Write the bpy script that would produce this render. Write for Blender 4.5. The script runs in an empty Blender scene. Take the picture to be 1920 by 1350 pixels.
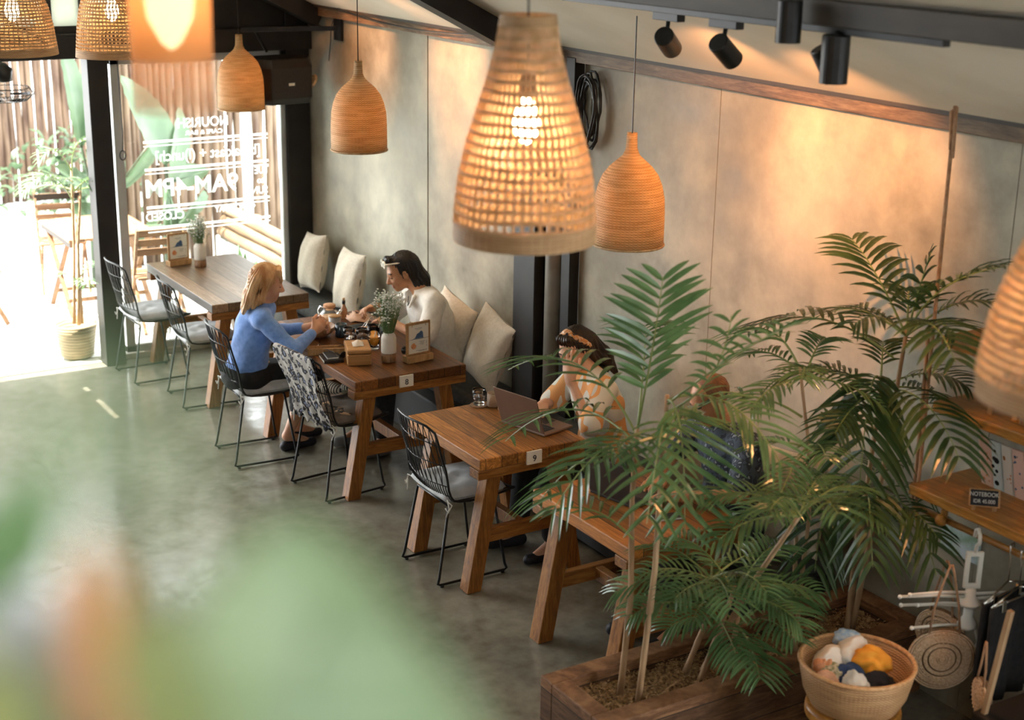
import bpy, math, random
import numpy as np
from mathutils import Vector, Matrix, Euler
from math import pi, sin, cos, radians as R
random.seed(7)
SC = bpy.context.scene
COL = SC.collection
# ---------------------------------------------------------------- camera
cd = bpy.data.cameras.new('camera'); cam = bpy.data.objects.new('camera', cd); COL.objects.link(cam)
cr, cu, cf = Vector((-.52244, -.85253, .01582)), Vector((.26173, -.14268, .95454)), Vector((.81151, -.50283, -.29767))
cam.matrix_world = Matrix(((cr.x, cu.x, -cf.x, 0), (cr.y, cu.y, -cf.y, 0), (cr.z, cu.z, -cf.z, 3.5), (0, 0, 0, 1)))
cd.lens = 52.95; cd.sensor_width = 36; cd.sensor_fit = 'HORIZONTAL'; cd.clip_start = .02; cd.clip_end = 200
cd.dof.use_dof = True; cd.dof.focus_distance = 8.0; cd.dof.aperture_fstop = 2.0
SC.camera = cam
# ---------------------------------------------------------------- world, sun, exposure
W = bpy.data.worlds.new('world'); SC.world = W; W.use_nodes = True
wn = W.node_tree.nodes; wl = W.node_tree.links
bgn = wn['Background']; bgn.inputs['Color'].default_value = (.93, .97, 1, 1); bgn.inputs['Strength'].default_value = 10.5
sd = bpy.data.lights.new('sun', 'SUN'); sd.energy = 26; sd.angle = R(.3); sd.color = (1, .95, .86)
sun = bpy.data.objects.new('sun', sd); COL.objects.link(sun)
sun.rotation_euler = Vector((-.10, -.40, -1.0)).to_track_quat('-Z', 'Y').to_euler()
SC.view_settings.view_transform = 'Standard'; SC.view_settings.look = 'None'
SC.view_settings.exposure = .3; SC.view_settings.gamma = 1; SC.view_settings.use_curve_mapping = False
WARM = (1, .72, .44)
# ---------------------------------------------------------------- helpers
def tag(o, label=None, cat=None, group=None, kind=None):
    if label: o['label'] = label
    if cat: o['category'] = cat
    if group: o['group'] = group
    if kind: o['kind'] = kind
    return o
def empty(name, loc=(0, 0, 0), rz=0, label=None, cat=None, group=None):
    o = bpy.data.objects.new(name, None); COL.objects.link(o); o.empty_display_size = .05
    o.location = loc; o.rotation_euler = (0, 0, rz)
    return tag(o, label, cat, group)
def V(*a): return Vector(a)
def frame(d, up=V(0, 0, 1)):
    d = d.normalized()
    if abs(d.dot(up)) > .98: up = V(1, 0, 0)
    s = d.cross(up).normalized(); return s, s.cross(d).normalized(), d
class MB:
    def __init__(s): s.v = []; s.f = []; s.mi = []; s.cur = 0
    def add(s, vs, fs):
        n = len(s.v); s.v += [tuple(a) for a in vs]; s.f += [tuple(i + n for i in f) for f in fs]; s.mi += [s.cur] * len(fs); return s
    def box(s, c, d, rz=0, M=None):
        x, y, z = [k / 2 for k in d]; q = [V(a, b, e) for e in (-z, z) for a, b in ((-x, -y), (x, -y), (x, y), (-x, y))]
        rot = Matrix.Rotation(rz, 3, 'Z') if M is None else M
        return s.add([rot @ p + V(*c) for p in q], [(3, 2, 1, 0), (4, 5, 6, 7), (0, 1, 5, 4), (1, 2, 6, 5), (2, 3, 7, 6), (3, 0, 4, 7)])
    def b2(s, x0, x1, y0, y1, z0, z1): return s.box(((x0 + x1) / 2, (y0 + y1) / 2, (z0 + z1) / 2), (abs(x1 - x0), abs(y1 - y0), abs(z1 - z0)))
    def bar(s, a, b, w, h, up=V(0, 0, 1)):
        a, b = V(*a), V(*b); sd, u, d = frame(b - a, up); q = []
        for p in (a, b):
            for i, j in ((-1, -1), (1, -1), (1, 1), (-1, 1)): q.append(p + sd * (i * w / 2) + u * (j * h / 2))
        return s.add(q, [(3, 2, 1, 0), (4, 5, 6, 7), (0, 1, 5, 4), (1, 2, 6, 5), (2, 3, 7, 6), (3, 0, 4, 7)])
    def tube(s, pts, r, n=8, closed=False, cap=True):
        pts = [V(*p) for p in pts]; m = len(pts); rr = r if isinstance(r, (list, tuple)) else [r] * m
        vs = []; fs = []; pu = None
        for i, p in enumerate(pts):
            if closed: d = pts[(i + 1) % m] - pts[i - 1]
            else: d = pts[min(i + 1, m - 1)] - pts[max(i - 1, 0)]
            if d.length < 1e-9: d = V(0, 0, 1)
            d.normalize()
            if pu is None: sd, u, _ = frame(d)
            else:
                sd = d.cross(pu)
                if sd.length < 1e-6: sd, u, _ = frame(d)
                sd.normalize(); u = sd.cross(d).normalized()
            pu = u
            for k in range(n):
                a = 2 * pi * k / n; vs.append(p + sd * (cos(a) * rr[i]) + u * (sin(a) * rr[i]))
        for i in range(m if closed else m - 1):
            j = (i + 1) % m
            for k in range(n): fs.append((i * n + k, i * n + (k + 1) % n, j * n + (k + 1) % n, j * n + k))
        if cap and not closed: fs += [tuple(reversed(range(n))), tuple(range((m - 1) * n, m * n))]
        return s.add(vs, fs)
    def lathe(s, prof, c=(0, 0, 0), n=32, close=False, M=None, sx=1, sy=1):
        vs = []; fs = []; c = V(*c)
        for r, z in prof:
            for k in range(n):
                a = 2 * pi * k / n; p = V(cos(a) * r * sx, sin(a) * r * sy, z)
                vs.append((M @ p if M else p) + c)
        m = len(prof)
        for i in range(m if close else m - 1):
            j = (i + 1) % m
            for k in range(n): fs.append((i * n + k, i * n + (k + 1) % n, j * n + (k + 1) % n, j * n + k))
        if not close:
            if prof[0][0] > 1e-6: fs.append(tuple(reversed(range(n))))
            if prof[-1][0] > 1e-6: fs.append(tuple(range((m - 1) * n, m * n)))
        return s.add(vs, fs)
    def ball(s, c, r, n=12, m=8, sc=(1, 1, 1), M=None):
        pr = [(max(1e-7, sin(pi * i / m)) * r, -cos(pi * i / m) * r) for i in range(m + 1)]
        vs = []; c = V(*c); fs = []
        for q, z in pr:
            for k in range(n):
                a = 2 * pi * k / n; p = V(cos(a) * q * sc[0], sin(a) * q * sc[1], z * sc[2]); vs.append((M @ p if M else p) + c)
        for i in range(m):
            for k in range(n): fs.append((i * n + k, i * n + (k + 1) % n, (i + 1) * n + (k + 1) % n, (i + 1) * n + k))
        return s.add(vs, fs)
    def prism(s, poly, z0, z1, M=None, c=(0, 0, 0)):
        n = len(poly); c = V(*c); q = [V(x, y, z0) for x, y in poly] + [V(x, y, z1) for x, y in poly]
        if M: q = [M @ p for p in q]
        return s.add([p + c for p in q], [tuple(reversed(range(n))), tuple(range(n, 2 * n))] + [(i, (i + 1) % n, (i + 1) % n + n, i + n) for i in range(n)])
    def grid(s, P):  # 2D list of points
        n = len(P[0]); m = len(P)
        return s.add([p for row in P for p in row], [(i * n + j, i * n + j + 1, (i + 1) * n + j + 1, (i + 1) * n + j) for i in range(m - 1) for j in range(n - 1)])
    def build(s, name, mat, parent=None, smooth=False, bevel=0, sub=0, solid=0, loc=None, rot=None):
        me = bpy.data.meshes.new(name); me.from_pydata(s.v, [], s.f)
        for m in (mat if isinstance(mat, (list, tuple)) else [mat]): me.materials.append(m)
        if any(s.mi): me.polygons.foreach_set('material_index', s.mi)
        if smooth: me.polygons.foreach_set('use_smooth', [True] * len(s.f))
        me.update()
        o = bpy.data.objects.new(name, me); COL.objects.link(o)
        if parent: o.parent = parent
        if loc: o.location = loc
        if rot: o.rotation_euler = rot
        if solid: q = o.modifiers.new('solid', 'SOLIDIFY'); q.thickness = solid; q.offset = 0
        if bevel: q = o.modifiers.new('bevel', 'BEVEL'); q.width = bevel; q.segments = 2; q.limit_method = 'ANGLE'
        if sub: q = o.modifiers.new('sub', 'SUBSURF'); q.levels = q.render_levels = sub
        return o
KIDS = {}
def kids(o): return [c for c in list(COL.objects) if c.parent == o]
def copy_tree(o, parent=None):
    c = o.copy(); COL.objects.link(c)
    if parent: c.parent = parent
    for ch in kids(o): copy_tree(ch, c)
    return c
def text(body, name, mat, parent, M, size, ext=.0008, align='CENTER', sx=1.0, off=0.0):
    cu_ = bpy.data.curves.new(name, 'FONT'); cu_.body = body; cu_.size = size; cu_.extrude = ext; cu_.offset = off; cu_.align_x = align; cu_.align_y = 'CENTER'
    t = bpy.data.objects.new('tmp', cu_); COL.objects.link(t); bpy.context.view_layer.update()
    me = bpy.data.meshes.new_from_object(t.evaluated_get(bpy.context.evaluated_depsgraph_get())); bpy.data.objects.remove(t)
    me.materials.clear(); me.materials.append(mat); me.transform(Matrix.Diagonal((sx, 1, 1, 1)))
    me.transform(M); o = bpy.data.objects.new(name, me); COL.objects.link(o); o.parent = parent; return o
# ---------------------------------------------------------------- materials
def mk(name):
    m = bpy.data.materials.new(name); m.use_nodes = True; nt = m.node_tree
    return m, nt.nodes, nt.links, nt.nodes['Principled BSDF']
def c4(c): return (c[0], c[1], c[2], 1)
def noise(n, l, scale, det=4, st=None, vec='Object', dist=0):
    tc = n.new('ShaderNodeTexCoord'); mp = n.new('ShaderNodeMapping'); t = n.new('ShaderNodeTexNoise')
    if st: mp.inputs['Scale'].default_value = st
    l.new(tc.outputs[vec], mp.inputs[0]); l.new(mp.outputs[0], t.inputs['Vector']); t.inputs['Scale'].default_value = scale
    t.inputs['Detail'].default_value = det; t.inputs['Distortion'].default_value = dist; return t
def ramp(n, l, src, stops):
    r = n.new('ShaderNodeValToRGB'); e = r.color_ramp.elements
    e[0].position, e[0].color = stops[0][0], c4(stops[0][1]); e[1].position, e[1].color = stops[-1][0], c4(stops[-1][1])
    for p, c in stops[1:-1]: q = e.new(p); q.color = c4(c)
    l.new(src, r.inputs[0]); return r
def mixc(n, l, f, a, b, mode='MIX'):
    m = n.new('ShaderNodeMix'); m.data_type = 'RGBA'; m.blend_type = mode
    for i, x in ((0, f), (6, a), (7, b)):
        if hasattr(x, 'links'): l.new(x, m.inputs[i])
        else: m.inputs[i].default_value = x if i == 0 else c4(x)
    return m.outputs[2]
def bump(n, l, b, h, s=.3, d=.01):
    q = n.new('ShaderNodeBump'); q.inputs['Strength'].default_value = s; q.inputs['Distance'].default_value = d; l.new(h, q.inputs['Height']); l.new(q.outputs[0], b.inputs['Normal'])
def mat(name, c, c2=None, sc=8, rough=.6, metal=0, st=None, bmp=0, det=4, trans=0, ior=1.45, sheen=0, coat=0, bsc=None):
    m, n, l, b = mk(name); b.inputs['Roughness'].default_value = rough; b.inputs['Metallic'].default_value = metal
    b.inputs['Transmission Weight'].default_value = trans; b.inputs['IOR'].default_value = ior; b.inputs['Sheen Weight'].default_value = sheen; b.inputs['Coat Weight'].default_value = coat
    t = noise(n, l, sc, det, st)
    if c2: r = ramp(n, l, t.outputs[0], [(.35, c), (.65, c2)]); l.new(r.outputs[0], b.inputs['Base Color'])
    else: b.inputs['Base Color'].default_value = c4(c)
    if bmp:
        if bsc: t = noise(n, l, bsc, 3, st)
        bump(n, l, b, t.outputs[0], bmp)
    return m
def wood(name, cols, plank=None, axis='Y', grain=(1.2, 14, 14), rough=.42, light=1, worldc=False, seam=True):
    """cols: three colours dark-mid-light; plank: plank width across `axis` (object coordinates)."""
    m, n, l, b = mk(name); b.inputs['Roughness'].default_value = rough; b.inputs['Specular IOR Level'].default_value = .35
    t = noise(n, l, 3.2, 6, grain, dist=1.3); f = noise(n, l, 22, 3, grain)
    r = ramp(n, l, t.outputs[0], [(.28, cols[0]), (.5, cols[1]), (.72, cols[2])])
    col = mixc(n, l, .25, r.outputs[0], ramp(n, l, f.outputs[0], [(.3, [k * .5 for k in cols[0]]), (.7, cols[2])]).outputs[0])
    if plank:
        tc = n.new('ShaderNodeTexCoord'); sp = n.new('ShaderNodeSeparateXYZ'); l.new(tc.outputs['Object'], sp.inputs[0])
        dv = n.new('ShaderNodeMath'); dv.operation = 'DIVIDE'; l.new(sp.outputs[axis], dv.inputs[0]); dv.inputs[1].default_value = plank
        fl = n.new('ShaderNodeMath'); fl.operation = 'FLOOR'; l.new(dv.outputs[0], fl.inputs[0])
        wn_ = n.new('ShaderNodeTexWhiteNoise'); wn_.noise_dimensions = '1D'; l.new(fl.outputs[0], wn_.inputs['W'])
        hv = n.new('ShaderNodeHueSaturation'); l.new(col, hv.inputs['Color'])
        mr = n.new('ShaderNodeMapRange'); l.new(wn_.outputs['Value'], mr.inputs[0]); mr.inputs[3].default_value = .62; mr.inputs[4].default_value = 1.45
        l.new(mr.outputs[0], hv.inputs['Value']); col = hv.outputs[0]
        fr = n.new('ShaderNodeMath'); fr.operation = 'FRACT'; l.new(dv.outputs[0], fr.inputs[0])
        pg = n.new('ShaderNodeMath'); pg.operation = 'PINGPONG'; l.new(fr.outputs[0], pg.inputs[0]); pg.inputs[1].default_value = .5
        lt = n.new('ShaderNodeMath'); lt.operation = 'GREATER_THAN'; l.new(pg.outputs[0], lt.inputs[0]); lt.inputs[1].default_value = .018
        if seam: col = mixc(n, l, lt.outputs[0], (.02, .012, .006), col)
    l.new(col, b.inputs['Base Color']); bump(n, l, b, f.outputs[0], .12, .004); return m
def glass(name, col=(1, 1, 1), rough=0, thin=False):
    m, n, l, b = mk(name)
    if thin:   # architectural pane: straight-through plus a little mirror
        n.remove(b); o = n['Material Output']; tr = n.new('ShaderNodeBsdfTransparent'); tr.inputs[0].default_value = c4(col); g = n.new('ShaderNodeBsdfGlossy'); g.inputs[1].default_value = .02
        fr = n.new('ShaderNodeFresnel'); fr.inputs[0].default_value = 1.35; mx = n.new('ShaderNodeMixShader'); l.new(fr.outputs[0], mx.inputs[0]); l.new(tr.outputs[0], mx.inputs[1]); l.new(g.outputs[0], mx.inputs[2]); l.new(mx.outputs[0], o.inputs[0])
    else:
        b.inputs['Base Color'].default_value = c4(col); b.inputs['Transmission Weight'].default_value = 1; b.inputs['Roughness'].default_value = rough; b.inputs['IOR'].default_value = 1.3
    return m
def gauze(name, c, a):
    m, n, l, b = mk(name); b.inputs['Base Color'].default_value = c4(c); b.inputs['Roughness'].default_value = .7; tb = n.new('ShaderNodeBsdfTranslucent'); tb.inputs[0].default_value = c4(c); tp = n.new('ShaderNodeBsdfTransparent')
    m1 = n.new('ShaderNodeMixShader'); l.new(b.outputs[0], m1.inputs[1]); l.new(tb.outputs[0], m1.inputs[2]); m2 = n.new('ShaderNodeMixShader'); m2.inputs[0].default_value = a; l.new(m1.outputs[0], m2.inputs[1]); l.new(tp.outputs[0], m2.inputs[2]); l.new(m2.outputs[0], n['Material Output'].inputs[0]); return m
def emit(name, c, s):
    m, n, l, b = mk(name); b.inputs['Base Color'].default_value = c4(c); b.inputs['Emission Color'].default_value = c4(c); b.inputs['Emission Strength'].default_value = s; return m
def leafm(name, a, c, tr=.35, rough=.35, sc=6):
    m, n, l, b = mk(name); t = noise(n, l, sc, 3); r = ramp(n, l, t.outputs[0], [(.3, a), (.7, c)]); l.new(r.outputs[0], b.inputs['Base Color']); b.inputs['Roughness'].default_value = rough
    tb = n.new('ShaderNodeBsdfTranslucent'); l.new(r.outputs[0], tb.inputs[0]); mx = n.new('ShaderNodeMixShader'); mx.inputs[0].default_value = tr
    l.new(b.outputs[0], mx.inputs[1]); l.new(tb.outputs[0], mx.inputs[2]); l.new(mx.outputs[0], n['Material Output'].inputs[0]); return m
def weave(name, c1, c2, nr=60, hz=220, tr=.35, hole=0):
    """rattan weave running round the z axis of the object: uprights and hoops as bump and colour"""
    m, n, l, b = mk(name); tc = n.new('ShaderNodeTexCoord'); sp = n.new('ShaderNodeSeparateXYZ'); l.new(tc.outputs['Object'], sp.inputs[0])
    at = n.new('ShaderNodeMath'); at.operation = 'ARCTAN2'; l.new(sp.outputs['Y'], at.inputs[0]); l.new(sp.outputs['X'], at.inputs[1])
    def wv(src, k):
        a = n.new('ShaderNodeMath'); a.operation = 'MULTIPLY'; l.new(src, a.inputs[0]); a.inputs[1].default_value = k
        s = n.new('ShaderNodeMath'); s.operation = 'SINE'; l.new(a.outputs[0], s.inputs[0]); return s.outputs[0]
    u = wv(at.outputs[0], nr); h = wv(sp.outputs['Z'], hz)
    mu = n.new('ShaderNodeMath'); mu.operation = 'MULTIPLY'; l.new(u, mu.inputs[0]); l.new(h, mu.inputs[1])
    ad = n.new('ShaderNodeMath'); ad.operation = 'ADD'; l.new(mu.outputs[0], ad.inputs[0]); l.new(h, ad.inputs[1])
    t = noise(n, l, 9, 4, (1, 1, 6)); ad2 = n.new('ShaderNodeMath'); ad2.operation = 'MULTIPLY_ADD'; l.new(ad.outputs[0], ad2.inputs[0]); ad2.inputs[1].default_value = .16; l.new(t.outputs[0], ad2.inputs[2])
    r = ramp(n, l, ad2.outputs[0], [(.3, c1), (.7, c2)]); l.new(r.outputs[0], b.inputs['Base Color']); b.inputs['Roughness'].default_value = .5
    bump(n, l, b, ad.outputs[0], .5, .003)
    out = n['Material Output']; tb = n.new('ShaderNodeBsdfTranslucent'); l.new(r.outputs[0], tb.inputs[0]); mx = n.new('ShaderNodeMixShader'); mx.inputs[0].default_value = tr
    l.new(b.outputs[0], mx.inputs[1]); l.new(tb.outputs[0], mx.inputs[2]); last = mx.outputs[0]
    if hole:
        g = n.new('ShaderNodeMath'); g.operation = 'GREATER_THAN'; l.new(mu.outputs[0], g.inputs[0]); g.inputs[1].default_value = 1 - hole
        tp = n.new('ShaderNodeBsdfTransparent'); m2 = n.new('ShaderNodeMixShader'); l.new(g.outputs[0], m2.inputs[0]); l.new(last, m2.inputs[1]); l.new(tp.outputs[0], m2.inputs[2]); last = m2.outputs[0]
    l.new(last, out.inputs[0]); return m
def spotted(name, base, ring, dark, sc=16):
    m, n, l, b = mk(name); tc = n.new('ShaderNodeTexCoord'); v = n.new('ShaderNodeTexVoronoi'); v.inputs['Scale'].default_value = sc; v.inputs['Randomness'].default_value = .8
    mp = n.new('ShaderNodeMapping'); mp.inputs['Scale'].default_value = (1, 1, .7); l.new(tc.outputs['Object'], mp.inputs[0]); nz = noise(n, l, 30, 2)
    av = n.new('ShaderNodeVectorMath'); av.operation = 'MULTIPLY_ADD'; l.new(nz.outputs['Color'], av.inputs[0]); av.inputs[1].default_value = (.05, .05, .05); l.new(mp.outputs[0], av.inputs[2]); l.new(av.outputs[0], v.inputs['Vector'])
    r = ramp(n, l, v.outputs['Distance'], [(.0, ring), (.22, ring), (.25, dark), (.50, dark), (.53, base), (1, base)]); r.color_ramp.interpolation = 'CONSTANT'
    l.new(r.outputs[0], b.inputs['Base Color']); b.inputs['Roughness'].default_value = .8; return m
def stripes(name, a, c, k, axis='Z', duty=0., rough=.8, warp=0):
    m, n, l, b = mk(name); tc = n.new('ShaderNodeTexCoord'); sp = n.new('ShaderNodeSeparateXYZ'); l.new(tc.outputs['Object'], sp.inputs[0]); src = sp.outputs[axis]
    if warp:
        nz = noise(n, l, 5, 2); w = n.new('ShaderNodeMath'); w.operation = 'MULTIPLY_ADD'; l.new(nz.outputs[0], w.inputs[0]); w.inputs[1].default_value = warp; l.new(src, w.inputs[2]); src = w.outputs[0]
    u = n.new('ShaderNodeMath'); u.operation = 'MULTIPLY'; l.new(src, u.inputs[0]); u.inputs[1].default_value = k; s = n.new('ShaderNodeMath'); s.operation = 'SINE'; l.new(u.outputs[0], s.inputs[0])
    g = n.new('ShaderNodeMath'); g.operation = 'GREATER_THAN'; l.new(s.outputs[0], g.inputs[0]); g.inputs[1].default_value = duty
    l.new(mixc(n, l, g.outputs[0], a, c), b.inputs['Base Color']); b.inputs['Roughness'].default_value = rough; return m
def concrete(name, cols, sc, rough=(.4, .7), wet=None):
    m, n, l, b = mk(name); t = noise(n, l, sc[0], 10); f = noise(n, l, sc[1], 12); g = noise(n, l, sc[2], 7, (1, 1, .35)); f.inputs['Roughness'].default_value = .62
    c = ramp(n, l, t.outputs[0], [(.22, cols[0]), (.5, cols[1]), (.78, cols[2])]).outputs[0]
    c = mixc(n, l, .4, c, ramp(n, l, f.outputs[0], [(.28, cols[0]), (.72, cols[2])]).outputs[0])
    if wet:
        c = mixc(n, l, ramp(n, l, g.outputs[0], [(.45, (0, 0, 0)), (.8, (.7, .7, .7))]).outputs[0], c, wet)
    l.new(c, b.inputs['Base Color'])
    rr = n.new('ShaderNodeMapRange'); l.new(f.outputs[0], rr.inputs[0]); rr.inputs[1].default_value = .3; rr.inputs[2].default_value = .7; rr.inputs[3].default_value = rough[0]; rr.inputs[4].default_value = rough[1]
    l.new(rr.outputs[0], b.inputs['Roughness']); bump(n, l, b, f.outputs[0], .1, .01); return m
M = {}
M['floor'] = concrete('floor_concrete', [(.07, .06, .04), (.17, .155, .115), (.34, .32, .26)], (1.3, 9, .8), (.09, .24), (.06, .05, .033))
M['patio'] = concrete('patio_concrete', [(.35, .35, .33), (.42, .42, .40), (.5, .5, .48)], (.7, 5, 2), (.7, .9))
M['wall'] = concrete('wall_plaster', [(.09, .075, .045), (.34, .31, .225), (.66, .62, .49)], (.9, 3.6, 1.1), (.5, .85), (.13, .105, .065))
M['trace'] = mat('joint_line', (.24, .215, .16), None, rough=.8)
M['shade'] = mat('bounce_cut_dark', (.06, .05, .04), (.10, .085, .065), 3, .8)  # dark tone chosen so the added unseen walls bounce little light
M['ceil'] = mat('ceiling_board', (.62, .57, .45), (.70, .65, .53), 2, .8, bmp=.02)
M['steel'] = mat('dark_steel', (.010, .008, .007), (.020, .017, .014), 5, .55, 0, bmp=.05)
M['steelb'] = mat('worn_beam', (.018, .014, .010), (.055, .040, .024), 6, .6, 0, st=(.3, 1, 1), bmp=.1)
M['black'] = mat('black_metal', (.012, .012, .012), (.02, .02, .02), 20, .38, .4)
M['blackp'] = mat('black_plastic', (.01, .01, .01), (.016, .016, .015), 20, .35)
M['alu'] = mat('window_frame_grey', (.46, .48, .47), (.56, .58, .57), 4, .4, .3)
TC = [(.11, .038, .009), (.26, .10, .022), (.42, .18, .045)]
M['table8'] = wood('walnut_table', [(.07, .022, .006), (.15, .053, .012), (.26, .10, .024)], .11, 'Y')
M['table9'] = wood('teak_planks', [(.12, .038, .008), (.32, .12, .025), (.56, .25, .062)], .095, 'Y')
M['table10'] = wood('orange_teak', [(.15, .05, .010), (.34, .12, .024), (.50, .20, .045)], .12, 'Y')
M['tablew'] = wood('greyish_table', [(.11, .055, .025), (.20, .12, .065), (.33, .23, .14)], .12, 'Y', rough=.34)  # greyer planks than the other tables
M['leg'] = wood('teak_beam', TC, None, grain=(14, 14, 1.2))
M['rail'] = wood('teak_rail', TC, None, grain=(14, 1.2, 14))
M['shelfw'] = wood('shelf_wood', [(.17, .065, .012), (.40, .17, .03), (.58, .28, .065)], None, rough=.35)
M['lightwood'] = wood('light_wood', [(.33, .17, .065), (.47, .27, .115), (.60, .37, .17)], None, grain=(8, 8, 1.5))
M['planter'] = wood('planter_wood', [(.06, .024, .009), (.14, .062, .025), (.25, .13, .06)], .15, 'Z', grain=(2, 2, 12), rough=.6)
M['patiowood'] = wood('patio_furniture_wood', [(.14, .06, .025), (.24, .12, .055), (.34, .2, .11)], .06, 'Y', rough=.6)
M['cush'] = mat('cream_linen', (.60, .53, .41), (.68, .61, .49), 60, .9, bmp=.12, sheen=.2, bsc=7)
M['pad'] = mat('grey_seat_pad', (.38, .395, .39), (.50, .51, .50), 14, .9, bmp=.25, sheen=.2, bsc=9)
M['bench'] = mat('charcoal_bench_fabric', (.045, .047, .043), (.07, .072, .066), 30, .75, bmp=.1)
M['white'] = mat('white_paint', (.75, .73, .68), None, rough=.5)
M['paper'] = mat('cream_paper', (.78, .74, .63), None, rough=.7)
M['cord'] = mat('white_cord', (.7, .68, .62), None, rough=.8)
M['rope'] = mat('jute_rope', (.35, .19, .10), (.5, .30, .17), 80, .9, bmp=.4, st=(1, 1, .4))
M['ink'] = mat('black_ink', (.015, .015, .02), None, rough=.6)
M['blueink'] = mat('slate_blue_print', (.04, .08, .16), (.10, .18, .30), 60, .7)
M['orangeink'] = mat('orange_print', (.55, .2, .07), (.7, .32, .14), 60, .7)
M['ceramic'] = mat('matt_ceramic', (.70, .64, .55), (.75, .70, .60), 10, .55)
M['navy'] = mat('dark_blue_glaze', (.018, .032, .045), (.035, .055, .07), 14, .25)
M['glass'] = glass('drink_glass'); M['pane'] = glass('window_pane', (.97, .99, .97), thin=True)
M['tight'] = weave('woven_rattan', (.50, .29, .10), (.74, .49, .23), 52, 520, .30)
M['tissue'] = weave('woven_box', (.24, .10, .025), (.46, .22, .06), 90, 420, .0)
M['open'] = mat('rattan_strip', (.42, .25, .11), (.66, .42, .21), 30, .55, bmp=.3)
M['openlt'] = leafm('bleached_rattan', (.58, .38, .18), (.82, .58, .34), .35, .5, 30)
M['bulb'] = emit('lit_bulb', (1, .78, .48), 22)
M['hotbulb'] = emit('lit_filament', (1, .62, .25), 60)
M['palm'] = leafm('palm_leaf', (.06, .125, .045), (.15, .25, .095), .25, .2)
M['palm2'] = leafm('palm_leaf_deep', (.025, .055, .016), (.07, .12, .036), .22, .30)
M['cane'] = mat('palm_cane', (.30, .17, .085), (.50, .33, .18), 14, .6, st=(1, 1, .3), bmp=.2)
M['rachis'] = mat('palm_rib', (.16, .22, .06), (.28, .32, .1), 8, .45)
M['soil'] = mat('husk_mulch', (.09, .045, .018), (.42, .25, .11), 55, .95, bmp=1, det=8)
M['banana'] = leafm('banana_leaf', (.035, .07, .032), (.085, .13, .07), .3, .35, 3)
M['bamboo'] = mat('bamboo_pole', (.045, .02, .010), (.16, .105, .065), 4, .6, st=(3, 3, .5), bmp=.2)
M['terra'] = weave('basket_pot', (.22, .15, .07), (.42, .32, .18), 70, 260, 0)
# ================================================================ setting
def st(name, mb, m, **k): o = mb.build(name, m, **k); o['kind'] = 'structure'; return o
WY = -4.9
CEIL = lambda y: 2.66 + .5 * (y + 4.8)
st('floor', MB().b2(-3, 11.15, WY, 6.5, -.08, 0), M['floor'])
st('patio_ground', MB().b2(11.15, 32, -14, 8, -.1, -.012), M['patio'])
wall = MB().b2(1.2, 7.17, WY - .12, WY, 0, 2.6).b2(7.19, 11.12, WY - .12, WY - .004, 0, 2.6)
wr = st('wall_right', wall, M['wall'])
for x in (5.95, 4.05, 9.05): MB().b2(x, x + .003, WY - .005, WY + .0015, 0, 2.58).build('panel_joint', M['trace'], wr)
# roof boards with the narrow gaps that let the sun stripes through
roof = MB()
def slab(x0, x1, y0, y1):
    d = .05
    roof.add([V(x, y, CEIL(y) + e) for e in (0, d) for x, y in ((x0, y0), (x1, y0), (x1, y1), (x0, y1))], [(3, 2, 1, 0), (4, 5, 6, 7), (0, 1, 5, 4), (1, 2, 6, 5), (2, 3, 7, 6), (3, 0, 4, 7)])
slab(-1.6, 11.3, WY, -1.03); slab(-1.6, 10.16, -1.03, -.96); slab(10.60, 10.68, -1.03, -.96); slab(10.92, 11.3, -1.03, -.96); slab(-1.6, 11.3, -.96, .8)
st('ceiling', roof, M['ceil'])
roof = MB().add([V(x, y, z) for x, y, z in ((-1.6, .8, 5.46), (11.3, .8, 5.46), (11.3, 6.6, 3.0), (-1.6, 6.6, 3.0), (-1.6, .8, 5.52), (11.3, .8, 5.52), (11.3, 6.6, 3.06), (-1.6, 6.6, 3.06))], [(0, 1, 2, 3), (7, 6, 5, 4), (0, 4, 5, 1), (1, 5, 6, 2), (2, 6, 7, 3), (3, 7, 4, 0)])
st('light_block_roof', roof, M['shade'])  # unseen slope added to block light from above
st('light_block_back', MB().b2(-1.7, -1.6, WY, -.2, 0, 4.9).b2(-1.7, -1.6, 1.6, 6.5, 0, 5.4).b2(-1.7, -1.6, -.2, 1.6, 0, 3.5), M['shade'])   # unseen wall added to darken the room, its opening to light the foreground leaves
st('light_block_far_left', MB().b2(11.0, 11.1, .2, 6.6, 0, 3.2), M['shade'])  # unseen wall added to narrow the door light reaching the near floor
st('light_block_left', MB().b2(-1.6, 11.1, 6.5, 6.6, 0, 3.2), M['shade'])  # unseen wall added to keep side daylight out
# beams on the right wall
b = MB().b2(1.2, 11.1, WY, -4.835, 2.575, 2.64); st('trim_1', b, wood('wall_plate_wood', [(.05, .027, .012), (.14, .085, .042), (.24, .16, .085)], None, grain=(1.2, 10, 10), rough=.55), bevel=.004)
b = MB().b2(1.2, 11.1, WY, -4.80, 2.642, 2.70); b.tube([(1.2, -4.80, 2.712), (11.1, -4.80, 2.712)], .019, 10); st('trim_2', b, M['steelb'])
# column and service pipes half way down the wall
st('column_wall', MB().b2(7.44, 7.64, WY, -4.75, 0, 2.66).b2(7.42, 7.66, -4.76, -4.745, 0, 2.66), M['steel'], bevel=.004)
st('pipe_wall', MB().tube([(7.35, -4.84, 0), (7.35, -4.84, 2.6)], .055, 16), mat('grey_pipe', (.20, .18, .145), (.30, .27, .22), 5, .5), smooth=True)
st('strip_wall', MB().b2(7.17, 7.26, WY, -4.83, 0, 2.6), M['steel'], bevel=.003)
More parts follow.
